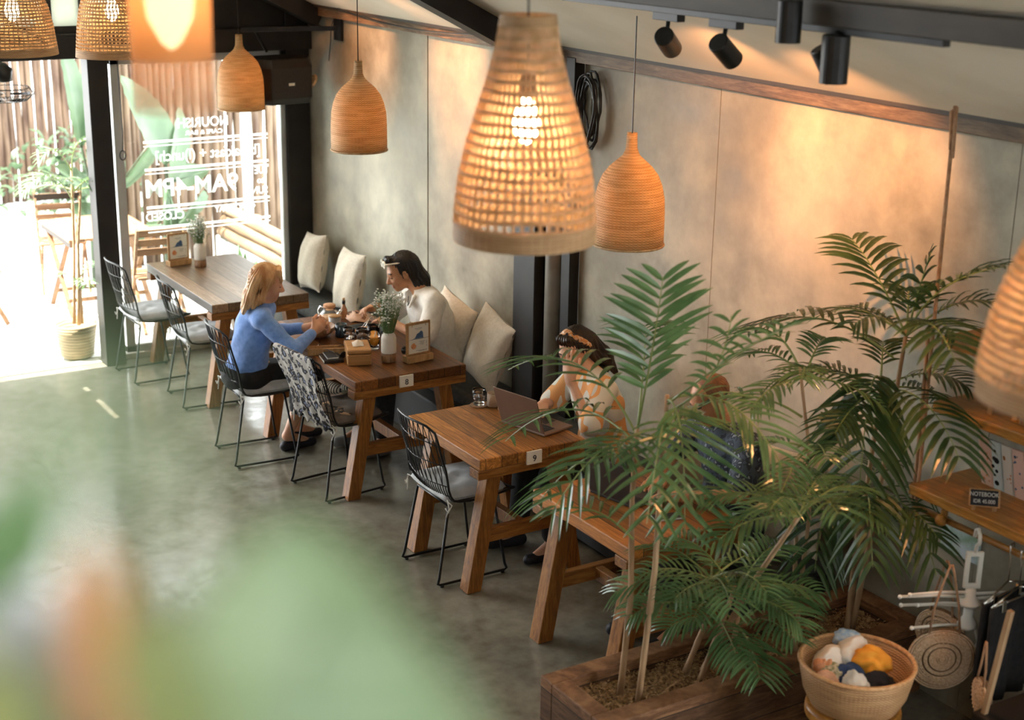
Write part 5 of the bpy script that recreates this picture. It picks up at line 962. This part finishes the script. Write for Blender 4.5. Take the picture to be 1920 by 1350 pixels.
def head(s, c, Fw, U, sc=1.0, male=True):
    Fw = nv(Fw); Rt = nv(np.cross(Fw, U)); U = np.cross(Rt, Fw); A = (Rt, Fw, U); c = np.array(c); g = lambda x, y, z: c + sc * (Rt * x + Fw * y + U * z); e = lambda p, r, k=.02, op=0: s.ell(g(*p), np.array(r) * sc, A, k, op)
    e((0, -.012, .03), (.074, .094, .086)); e((0, .03, -.03), (.058, .060, .08), .03); e((0, .062, -.092), (.024 if male else .019, .020, .017), .025); s.cap(g(-.045, .0, -.06), g(-.012, .06, -.09), .018 * sc, .012 * sc, .025); s.cap(g(.045, .0, -.06), g(.012, .06, -.09), .018 * sc, .012 * sc, .025)
    for q in (-1, 1):
        e((q * .036, .054, -.03), (.022, .026, .022), .02); e((q * .031, .096, .0), (.019, .014, .013), .012, 1); e((q * .031, .074, -.003), (.0145, .0145, .0125), .005); e((q * .077, -.004, -.012), (.009, .019, .031), .008); e((q * .084, .004, -.010), (.005, .010, .018), .004, 1)
        e((q * .012, .094, -.040), (.009, .011, .008), .008)
    s.cap(g(-.036, .075, .020), g(.036, .075, .020), .011 * sc, .011 * sc, .015); s.cap(g(0, .083, .008), g(0, .107, -.034), .0075 * sc, .012 * sc, .012)
    s.cap(g(-.018, .083, -.061), g(.018, .083, -.061), .0075 * sc, k=.006); s.cap(g(-.015, .082, -.073), g(.015, .082, -.073), .0085 * sc, k=.006); s.cap(g(-.02, .094, -.067), g(.02, .094, -.067), .003 * sc, k=.004, op=1)
    def region(Q):
        d = (Q - c) / sc; x = d @ Rt; y = d @ Fw; z = d @ U; r = np.zeros(len(Q), int); near = (abs(x) < .09) & (abs(y) < .13) & (abs(z) < .13)
        r[near & (y > .06) & (abs(abs(x) - .031) < .018) & (abs(z - .0255 + .15 * np.abs(abs(x) - .028)) < .0042)] = 1     # brows
        r[near & (y > .06) & (abs(abs(x) - .031) < .0145) & (abs(z + .0065) < .003)] = 2                # lowered lashes
        r[near & (y > .07) & (abs(x) < .022) & (z < -.056) & (z > -.079)] = 3                            # lips
        return r
    return region, g, A
def hand(s, w, d, nrm, side, curl=.5, sc=1.0, thumb=.6, spread=.05):
    d = nv(d); nrm = nv(np.array(nrm, float) - d * (np.array(nrm) @ d)); ac = np.cross(d, nrm); w = np.array(w, float)
    s.ell(w + d * .048 * sc, np.array((.040, .052, .0165)) * sc, (ac, d, nrm), .012); s.cap(w - d * .02, w + d * .03, .0265 * sc, .026 * sc, .02)
    for i, (o, l) in enumerate(((-.031, .062), (-.0105, .075), (.0105, .080), (.031, .071))):
        o *= side * sc; p = w + d * .088 * sc + ac * o; a = curl * (.55 + .1 * i); dd = nv(d + ac * (o * spread * 30)); r = .0088 * sc
        for j, f in enumerate((.45, .30, .25)):
            a2 = a; dd2 = dd * cos(a2) + nrm * sin(a2); q = p + dd2 * l * f * sc; s.cap(p, q, r, r * .92, .004); p = q; r *= .92; a += curl * .8
    p = w + d * .02 * sc + ac * (.026 * side * sc); t1 = nv(d * .75 + ac * side * .7 + nrm * .25 * thumb); q = p + t1 * .042 * sc; t2 = nv(d * .9 + ac * side * (.25 - .5 * thumb) + nrm * .5 * thumb); r_ = q + t2 * .03 * sc; s.cap(p, q, .0125 * sc, .0105 * sc, .014); s.cap(q, r_, .0105 * sc, .0085 * sc, .004); s.cap(r_, r_ + nv(t2 + nrm * .2) * .022 * sc, .009 * sc, .0075 * sc, .004)
FOLD = lambda amp, f=26: (lambda x, y, z: amp * (np.sin(x * f + 2.2 * np.sin(z * f * .55 + y * 9)) * .6 + np.sin(z * f * 1.3 + x * 11 + 1.5 * np.sin(y * f)) * .4 + np.sin((x + y + z) * f * 2.1) * .25))
def skinm(name, a, b):
    m, n, l, s = mk(name); t = noise(n, l, 18, 3); l.new(ramp(n, l, t.outputs[0], [(.3, a), (.7, b)]).outputs[0], s.inputs['Base Color']); s.inputs['Roughness'].default_value = .48; s.inputs['Subsurface Weight'].default_value = .12; s.inputs['Subsurface Radius'].default_value = (.02, .008, .004); s.inputs['Subsurface Scale'].default_value = .4; return m
def hairm(name, a, b): return mat(name, a, b, 26, .42, st=(1, 1, .12), bmp=.55, det=5)
LIP = mat('lip', (.42, .14, .09), None, rough=.45); LASH = mat('dark_lash', (.03, .018, .012), None)
def torso(s, hip, chest, neck, hd, sl, sr, inf=0., fat=1.0, k=.045):
    hip, chest, neck, hd, sl, sr = [np.array(v, float) for v in (hip, chest, neck, hd, sl, sr)]; sd = nv(sl - sr); up = nv(neck - hip); fw = np.cross(sd, up); A = (sd, fw, up)
    s.ell(hip, (.165 * fat + inf, .115 * fat + inf, .11 + inf), A, k); s.ell((hip + chest) / 2, (.135 * fat + inf, .10 * fat + inf, .15), A, k + .02); s.ell(chest, (.152 * fat + inf, .105 * fat + inf, .16 + inf), A, k)
    s.cap(sl - (sl - sr) * .12, sr - (sr - sl) * .12, .056 + inf, k=.04); s.cap(chest + up * .06, neck, .085 + inf, .06 + inf, .04); return A
def limb(s, a, b, ra, rb, inf=0., k=.02): s.cap(a, b, ra + inf, rb + inf, k)
def person(nm, loc, lab, J, skin, brow, male, headargs):
    t = empty('person', loc, 0, lab, 'person'); s = SDF(); torso(s, J['hip'], J['chest'], J['neck'], J['head'], J['sl'], J['sr'], -.006, J.get('fat', 1)); s.cap(J['neck'], np.array(J['head']) + np.array(J['hoff']), .052 if male else .044, .050 if male else .042, .02)
    for q in 'lr':
        limb(s, J['s' + q], J['e' + q], .047 if male else .04, .038 if male else .033, k=.03); limb(s, J['e' + q], J['w' + q], .038 if male else .033, .024 if male else .021)
        hand(s, J['w' + q], *J['h' + q])
        h = np.array(J['hip'], float) + (np.array(J['k' + q]) - np.array(J['hip'])) * .15 ; limb(s, h, J['k' + q], .082 * J.get('leg', 1), .055, k=.04); limb(s, J['k' + q], J['a' + q], .053, .032); s.cap(J['a' + q], J['t' + q], .030, .022, .02)
    region, g, A = head(s, J['head'], *headargs, male=male)
    b = sdf_obj('body', s, .0046, [skin, brow, LASH, LIP], t, loc, matfn=region); return t, g, A
def shell(name, t, loc, fn, res, mats, disp=None, cuts=(), matfn=None): s = SDF(); fn(s); return sdf_obj(name, s, res, mats, t, loc, disp, cuts, matfn)
# ---- woman in the blue top, on the chair at table 8
loc = (8.58, -3.36, 0)
J = dict(hip=(8.58, -3.34, .555), chest=(8.53, -3.385, .85), neck=(8.46, -3.43, 1.04), head=(8.44, -3.445, 1.175), hoff=(.02, .01, -.04), sl=(8.64, -3.42, .975), sr=(8.34, -3.37, .965), el=(8.62, -3.52, .80), er=(8.18, -3.50, .79), wl=(8.40, -3.70, .86), wr=(8.27, -3.68, .875),
         hl=((-.3, -.8, .2), (-.5, .3, -.8), 1, .9), hr=((.28, -.75, .45), (.7, .2, -.4), 1, .95), kl=(8.66, -3.74, .52), kr=(8.50, -3.76, .52), al=(8.70, -3.72, .10), ar=(8.56, -3.60, .10), tl=(8.72, -3.86, .035), tr=(8.57, -3.75, .035), leg=.95)
SK1 = skinm('warm_skin', (.56, .27, .15), (.66, .36, .22)); t, g, A = person('a', loc, 'woman with ginger blonde hair in a blue top, eating at table 8, back to us', J, SK1, mat('ginger_brow', (.35, .17, .07)), False, ((-.30, -.90, -.24), (-.12, -.2, 1)))
def bl(s):
    torso(s, J['hip'], J['chest'], (J['neck'][0], J['neck'][1], J['neck'][2] - .045), 0 if 0 else J['head'], J['sl'], J['sr'], .014, 1.0)
    for q in 'lr':
        limb(s, J['s' + q], J['e' + q], .052, .046, .004, .035); e = np.array(J['e' + q]); w = np.array(J['w' + q]); limb(s, e, e + (w - e) * .80, .045, .034, .004, .025)
shell('blue_top', t, loc, bl, .006, mat('periwinkle_knit', (.13, .27, .62), (.19, .34, .72), 40, .85, bmp=.15, sheen=.3), FOLD(.0045, 24), cuts=(((0, 0, .545), (0, 0, -1)),))
def tr(s):
    s.ell(J['hip'], (.19, .155, .118), k=.04)
    for q in 'lr': h = np.array(J['hip'], float) + (np.array(J['k' + q]) - np.array(J['hip'])) * .15; limb(s, h, J['k' + q], .088, .062, .008, .04); a = np.array(J['k' + q]); b = np.array(J['a' + q]); limb(s, a, a + (b - a) * .55, .062, .048, .006, .03)
BK_ = mat('black_trousers_cloth', (.008, .008, .009), (.015, .014, .014), 30, .9); shell('black_trousers', t, loc, tr, .007, BK_, FOLD(.004, 30), cuts=(((0, 0, .62), (0, 0, 1)),))
for q in 'lr': shell('flat_shoe', t, loc, lambda s: (s.cap(np.array(J['a' + q]) + (0, .02, -.068), np.array(J['t' + q]) + (0, -.03, -.006), .034, .028, .02), s.ell(np.array(J['a' + q]) + (0, -.03, -.0), (.03, .06, .03), k=.01, op=1)), .005, M['ink'])
def hair1(s):
    G = lambda *p: g(*p); s.ell(G(0, -.020, .034), (.079, .094, .087), A, .03)
    for x in (-.075, .075): s.cap(G(x * .93, .0, .03), G(x * .98, -.02, -.10), .022, .020, .03); s.cap(G(x * .98, -.02, -.10), G(x * .95, -.055, -.16), .020, .010, .03)
    for x in (-.05, -.02, .02, .05): s.cap(G(x, -.075, .02), G(x * 1.2, -.088, -.11), .030, .026, .03); s.cap(G(x * 1.2, -.088, -.11), G(x * 1.25, -.105, -.205), .026, .012, .03)
    for x in (-.045, -.015, .015, .045): s.cap(G(x, .055, .092), G(x * 1.1, .080, .038), .015, .007, .02)
    s.ell(G(0, .10, -.035), (.060, .075, .078), A, .012, 1)
def strand(g, A, amp=.003, f=190):
    c0 = g(0, 0, 0)
    def fn(x, y, z):
        u = (x - c0[0]) * A[0][0] + (y - c0[1]) * A[0][1] + (z - c0[2]) * A[0][2]; v = (x - c0[0]) * A[1][0] + (y - c0[1]) * A[1][1] + (z - c0[2]) * A[1][2]; w = (x - c0[0]) * A[2][0] + (y - c0[1]) * A[2][1] + (z - c0[2]) * A[2][2]
        return amp * np.sin(np.arctan2(u, v + .02) * 34 + w * 14 + 1.3 * np.sin(w * 40)) + amp * .5 * np.sin(np.arctan2(u, v + .02) * 71 + w * 30)
    return fn
shell('hair', t, loc, hair1, .005, mat('ginger_hair', (.40, .17, .05), (.78, .50, .25), 16, .4, st=(1, 1, .25), bmp=.5), strand(g, A))
# ---- man in the white shirt on the bench
loc = (8.40, -4.56, 0)
K = dict(hip=(8.32, -4.58, .56), chest=(8.27, -4.50, .86), neck=(8.27, -4.42, 1.05), head=(8.36, -4.335, 1.155), hoff=(-.02, -.03, -.03), sl=(8.06, -4.42, 1.0), sr=(8.46, -4.50, .98), el=(7.98, -4.30, .80), er=(8.56, -4.34, .80), wl=(8.24, -4.20, .865), wr=(8.50, -4.22, .90),
         hl=((.62, .5, .1), (.1, -.1, -1), -1, .95), hr=((-.1, .75, .0), (-.4, .2, -.8), -1, 1.0), kl=(8.20, -4.14, .50), kr=(8.42, -4.12, .50), al=(8.18, -4.10, .10), ar=(8.44, -4.06, .10), tl=(8.17, -3.96, .035), tr=(8.45, -3.92, .035), fat=1.08)
SK2 = skinm('tan_skin', (.46, .22, .11), (.56, .30, .16)); t, g, A = person('b', loc, 'man with long black hair and white shirt eating on the bench at table 8', K, SK2, LASH, True, ((.22, .9, -.35), (.1, .25, 1)))
WS = mat('white_linen_shirt', (.66, .62, .54), (.74, .70, .62), 40, .85, bmp=.15, sheen=.2)
def ws(s):
    torso(s, K['hip'], K['chest'], (K['neck'][0], K['neck'][1], K['neck'][2] - .05), K['head'], K['sl'], K['sr'], .022, 1.08)
    for q in 'lr': a = np.array(K['s' + q]); e = np.array(K['e' + q]); limb(s, a, a + (e - a) * .86, .062, .068, .004, .035)
    n = np.array(K['neck']); s.cap(n + (0, .075, -.02), n + (.01, .09, -.15), .034, .016, .012, 1)
shell('white_shirt', t, loc, ws, .006, WS, FOLD(.006, 22), cuts=(((0, 0, .50), (0, 0, -1)),))
n = np.array(K['neck'])
for q in (-1, 1): shell('collar', t, loc, lambda s: (s.cap(n + (q * .055, -.02, -.005), n + (q * .05, .065, -.035), .016, .014, .01), s.cap(n + (q * .05, .065, -.035), n + (q * .035, .095, -.10), .015, .008, .01)), .005, WS)
shell('necklace', t, loc, lambda s: (s.cap(n + (-.04, .055, -.01), n + (.0, .088, -.10), .0028, k=.002), s.cap(n + (.045, .055, -.01), n + (.0, .088, -.10), .0028, k=.002)), .0028, M['ink'])
def tr2(s, J, r=1, low=.85):
    s.ell(J['hip'], (.185 * r, .14 * r, .11), k=.04)
    for q in 'lr': h = np.array(J['hip'], float) + (np.array(J['k' + q]) - np.array(J['hip'])) * .15; limb(s, h, J['k' + q], .09 * r, .066, .008, .04); a = np.array(J['k' + q]); b = np.array(J['a' + q]); limb(s, a, a + (b - a) * low, .064, .052, .006, .03)
shell('dark_trousers', t, loc, lambda s: tr2(s, K), .008, mat('dark_grey_trousers', (.02, .02, .022), (.035, .034, .034), 30, .9), cuts=(((0, 0, .60), (0, 0, 1)),))
for q in 'lr': shell('shoe', t, loc, lambda s: s.cap(np.array(K['a' + q]) + (0, -.02, -.062), np.array(K['t' + q]) + (0, .02, .004), .04, .034, .02), .006, mat('grey_shoe', (.2, .2, .19), None))
def hair2(s):
    G = g; s.ell(G(0, -.03, .040), (.084, .094, .090), A, .03); s.cap(G(-.03, .055, .105), G(.03, .055, .105), .022, k=.03)
    for x in (-.055, -.02, .02, .055): s.cap(G(x, -.085, .03), G(x * 1.35, -.105, -.08), .038, .036, .03); s.cap(G(x * 1.35, -.105, -.08), G(x * 1.5, -.11, -.20), .036, .014, .03)
    for x in (-.068, .068): s.cap(G(x, -.045, .0), G(x * 1.12, -.055, -.10), .022, .026, .03); s.cap(G(x * 1.12, -.055, -.10), G(x * 1.15, -.06, -.175), .026, .012, .03); s.cap(G(x, .012, .02), G(x * 1.06, .012, -.025), .010, .005, .012)
    s.ell(G(0, .105, .0), (.070, .080, .072), A, .012, 1)
shell('hair', t, loc, hair2, .005, mat('black_hair', (.006, .005, .005), (.022, .017, .013), 18, .38, st=(1, 1, .2), bmp=.5), strand(g, A))
sg = sunglasses('sunglasses', t, M['paper'], mat('brown_lens', (.12, .09, .03), None, rough=.1), (0, 0, 0), (0, 0, 0), 1, None, 1.9)
Mr = Matrix((tuple(A[0]), tuple(-A[1]), tuple(A[2]))).transposed().to_4x4(); sg.matrix_local = Matrix.Translation(Vector(g(0, .092, .092)) - Vector(loc)) @ Mr @ Matrix.Rotation(R(-14), 4, 'X')
# cutlery in his hands
for k, (p, q) in enumerate((((8.43, -4.15, .87), (8.40, -4.08, .79)), ((8.37, -4.13, .89), (8.38, -4.04, .80)))):
    a, b = V(*p), V(*q); m = MB().tube([(0, 0, 0), tuple((b - a) * .5), tuple(b - a)], [.003, .0022, .004], 6); m.ball(tuple(b - a), .011, 8, 6, (1, .5, 1.3)); o = m.build('fork' if k else 'spoon', CHR, None, smooth=True); o.location = p; tag(o, 'steel %s held by the man over his plate' % ('fork' if k else 'spoon'), 'fork' if k else 'spoon')
# ---- woman with the headband behind the bronze laptop
loc = (6.50, -4.58, 0)
Q = dict(hip=(6.42, -4.60, .56), chest=(6.40, -4.52, .84), neck=(6.42, -4.47, 1.01), head=(6.475, -4.415, 1.125), hoff=(-.01, -.02, -.03), sl=(6.24, -4.46, .95), sr=(6.58, -4.50, .94), el=(6.17, -4.31, .80), er=(6.68, -4.40, .76), wl=(6.34, -4.295, 1.02), wr=(6.54, -4.26, .815),
         hl=((.28, -.10, 1), (.55, -.7, -.1), -1, .35), hr=((-.35, .75, -.12), (0, -.1, -1), 1, .3), kl=(6.28, -4.16, .50), kr=(6.52, -4.14, .50), al=(6.30, -4.18, .10), ar=(6.56, -4.12, .10), tl=(6.30, -4.05, .035), tr=(6.58, -3.98, .035))
SK3 = skinm('light_skin', (.58, .31, .19), (.68, .40, .26)); t, g, A = person('c', loc, 'woman with a patterned headband working at the laptop on table 9', Q, SK3, LASH, False, ((-.22, .86, -.40), (.0, .3, 1)))
m_, n_, l_, b_ = mk('orange_cream_tee'); tz = noise(n_, l_, 5.5, 1, (1, 1, 1), dist=.8); rr = ramp(n_, l_, tz.outputs[0], [(.0, (.74, .70, .60)), (.50, (.74, .70, .60)), (.51, (.80, .38, .13)), (.62, (.80, .38, .13)), (.63, (.74, .70, .60)), (1, (.74, .7, .6))]); rr.color_ramp.interpolation = 'CONSTANT'; l_.new(rr.outputs[0], b_.inputs['Base Color']); b_.inputs['Roughness'].default_value = .85
def tee(s):
    torso(s, Q['hip'], Q['chest'], (Q['neck'][0], Q['neck'][1], Q['neck'][2] - .045), Q['head'], Q['sl'], Q['sr'], .020, 1.02)
    for q in 'lr': a = np.array(Q['s' + q]); e = np.array(Q['e' + q]); limb(s, a, a + (e - a) * .95, .058, .064, .004, .035)
shell('patterned_tee', t, loc, tee, .006, m_, FOLD(.006, 20), cuts=(((0, 0, .50), (0, 0, -1)),))
shell('dark_trousers', t, loc, lambda s: tr2(s, Q, .95), .008, BK_, cuts=(((0, 0, .60), (0, 0, 1)),))
for q in 'lr': shell('shoe', t, loc, lambda s: s.cap(np.array(Q['a' + q]) + (0, -.02, -.065), np.array(Q['t' + q]) + (0, .02, 0), .036, .030, .02), .006, M['ink'])
def hair3(s):
    G = g; s.ell(G(0, -.024, .036), (.083, .096, .090), A, .03); s.cap(G(-.03, .050, .100), G(.03, .050, .100), .022, k=.03)
    for x in (-.055, -.02, .02, .055): s.cap(G(x, -.08, .02), G(x * 1.5, -.115, -.10), .038, .038, .03); s.cap(G(x * 1.5, -.115, -.10), G(x * 1.8, -.13, -.22), .038, .018, .03)
    for x in (-.070, .070): s.cap(G(x, -.02, .02), G(x * 1.15, -.05, -.09), .022, .024, .03)
    s.ell(G(0, .108, -.012), (.066, .082, .078), A, .012, 1)
shell('hair', t, loc, hair3, .005, mat('dark_brown_hair', (.012, .007, .004), (.05, .028, .014), 18, .4, st=(1, 1, .2), bmp=.5), strand(g, A))
def band(s):
    pts = [g(cos(a) * .083, -.030 + .012 * abs(sin(a)) + .035 * sin(a), .028 + .083 * sin(a)) for a in [R(-20 + 220 * i / 12) for i in range(13)]]
    for p, q in zip(pts, pts[1:]): s.cap(p, q, .0155, .0155, .006)
    s.ell(g(0, .012, .122), (.030, .024, .018), A, .01)
m_, n_, l_, b_ = mk('headband_print'); tz = noise(n_, l_, 34, 1); rr = ramp(n_, l_, tz.outputs[0], [(0, (.02, .02, .035)), (.42, (.70, .30, .08)), (.52, (.75, .55, .38)), (.6, (.62, .25, .07)), (1, (.7, .5, .3))]); rr.color_ramp.interpolation = 'CONSTANT'; l_.new(rr.outputs[0], b_.inputs['Base Color']); shell('headband', t, loc, band, .005, m_)
# ---- man in the dark shirt behind the palms
loc = (5.28, -4.58, 0)
H_ = dict(hip=(5.28, -4.60, .56), chest=(5.26, -4.52, .88), neck=(5.27, -4.46, 1.07), head=(5.30, -4.40, 1.19), hoff=(0, -.02, -.03), sl=(5.06, -4.47, 1.0), sr=(5.47, -4.50, 1.0), el=(4.99, -4.36, .81), er=(5.50, -4.34, .85), wl=(5.16, -4.12, .80), wr=(5.38, -4.18, .815),
          hl=((.35, .75, -.05), (0, 0, -1), -1, .5), hr=((-.4, .8, -.1), (-.1, .1, -1), 1, .55), kl=(5.14, -4.14, .50), kr=(5.38, -4.12, .50), al=(5.16, -4.16, .10), ar=(5.40, -4.12, .10), tl=(5.16, -4.02, .035), tr=(5.41, -3.98, .035), fat=1.12)
SK4 = skinm('sunburnt_skin', (.52, .22, .10), (.63, .31, .16)); t, g, A = person('d', loc, 'man in a dark blue patterned shirt at the table behind the palm fronds', H_, SK4, LASH, True, ((.15, .86, -.5), (.05, .35, 1)))
SH = spotted('blue_grey_print', (.055, .075, .105), (.25, .28, .32), (.02, .028, .045), 34)
def ds(s):
    torso(s, H_['hip'], H_['chest'], (H_['neck'][0], H_['neck'][1], H_['neck'][2] - .05), H_['head'], H_['sl'], H_['sr'], .022, 1.12)
    for q in 'lr': a = np.array(H_['s' + q]); e = np.array(H_['e' + q]); limb(s, a, a + (e - a) * .72, .064, .066, .004, .035)
shell('dark_shirt', t, loc, ds, .006, SH, FOLD(.006, 22), cuts=(((0, 0, .50), (0, 0, -1)),))
shell('dark_trousers', t, loc, lambda s: tr2(s, H_), .009, BK_, cuts=(((0, 0, .60), (0, 0, 1)),))
for q in 'lr': shell('shoe', t, loc, lambda s: s.cap(np.array(H_['a' + q]) + (0, -.02, -.062), np.array(H_['t' + q]) + (0, .02, .004), .04, .034, .02), .007, M['ink'])
def hair4(s):
    s.ell(g(0, -.026, .036), (.079, .090, .086), A, .02); s.ell(g(0, .10, .0), (.075, .085, .088), A, .012, 1)
shell('short_hair', t, loc, hair4, .005, mat('auburn_hair', (.16, .06, .025), (.30, .13, .05), 30, .5, bmp=.5), strand(g, A, .0015))
# ================================================================ close foreground plant on the mezzanine
st('mezzanine_slab', MB().b2(-1.5, .62, -4.2, 3.5, 2.02, 2.2), M['wall'])
def fg_leaf(nm, base, tip, w, m, t, L0, side=None, sag=.01):
    mb = MB(); blade_leaf(mb, V(*base) - L0, V(*tip) - L0, w, n=18, sag=sag, side=side, fold=.15); mb.tube([V(*base) - L0 - V(0, 0, .0), V(*tip) - L0], [.0022, .0008], 6); return mb.build(nm, m, t, smooth=True)
FL = leafm('foreground_leaf', (.21, .30, .14), (.32, .42, .24), .45, .35, 12); FD = leafm('dark_foreground_leaf', (.06, .16, .05), (.13, .26, .11), .4, .35, 14); FO = leafm('rust_leaf', (.50, .15, .05), (.62, .26, .10), .4, .4, 14); FG = leafm('plum_grey_leaf', (.20, .17, .20), (.34, .32, .36), .4, .4, 14); FY = leafm('olive_leaf', (.20, .22, .06), (.34, .34, .12), .4, .4, 14)
L0 = V(.36, -.12, 2.2); t = empty('foreground_plant', tuple(L0), 0, 'potted plant with big green and rust leaves, blurred right in front of us', 'plant')
MB().lathe([(.09, 0), (.12, .02), (.15, .25), (.16, .26), (.14, .26), (.11, .1), (.0001, .22)], n=32).build('pot', M['terra'], t, smooth=True)
for k, (x, y, z) in enumerate(((.02, -.03, .94), (-.01, 0, 1.0), (-.03, .03, .9), (0, 0, .96))): MB().tube([(x * .3, y * .3, .2), (x, y, z * .6), (x, y, z)], .006, 8).build('stem', M['rachis'], t, smooth=True)
SD = (-.52, -.85, .016)
fg_leaf('leaf', (.385, -.163, 3.15), (.428, -.183, 3.302), .105, FL, t, L0, SD); fg_leaf('leaf', (.359, -.194, 3.20), (.386, -.186, 3.289), .06, FL, t, L0, SD)
fg_leaf('leaf', (.477, -.085, 3.27), (.473, -.112, 3.312), .04, FD, t, L0, SD); fg_leaf('leaf', (.39, -.12, 3.23), (.426, -.113, 3.309), .022, FO, t, L0, SD); fg_leaf('leaf', (.415, -.113, 3.215), (.455, -.095, 3.289), .028, FG, t, L0, SD); fg_leaf('leaf', (.37, -.128, 3.24), (.397, -.117, 3.301), .022, FY, t, L0, SD); fg_leaf('leaf', (.40, -.085, 3.24), (.412, -.081, 3.285), .03, FY, t, L0, SD)
# two little leaves almost touching the lens
fg_leaf('leaf', (.216, -.047, 3.418), (.211, -.054, 3.436), .012, FL, t, L0, SD); fg_leaf('leaf', (.181, -.060, 3.418), (.189, -.055, 3.440), .007, FL, t, L0, SD)
for q in ((.216, -.047, 3.418), (.181, -.060, 3.418), (.385, -.163, 3.15), (.359, -.194, 3.20), (.477, -.085, 3.27), (.39, -.12, 3.23), (.415, -.113, 3.215), (.37, -.128, 3.24), (.40, -.085, 3.24)):
    p = V(*q) - L0; MB().tube([(0, 0, .85), (p.x * .7, p.y * .7, min(p.z * .88, .93)), tuple(p)], .0022, 6).build('leaf_stalk', M['rachis'], t)
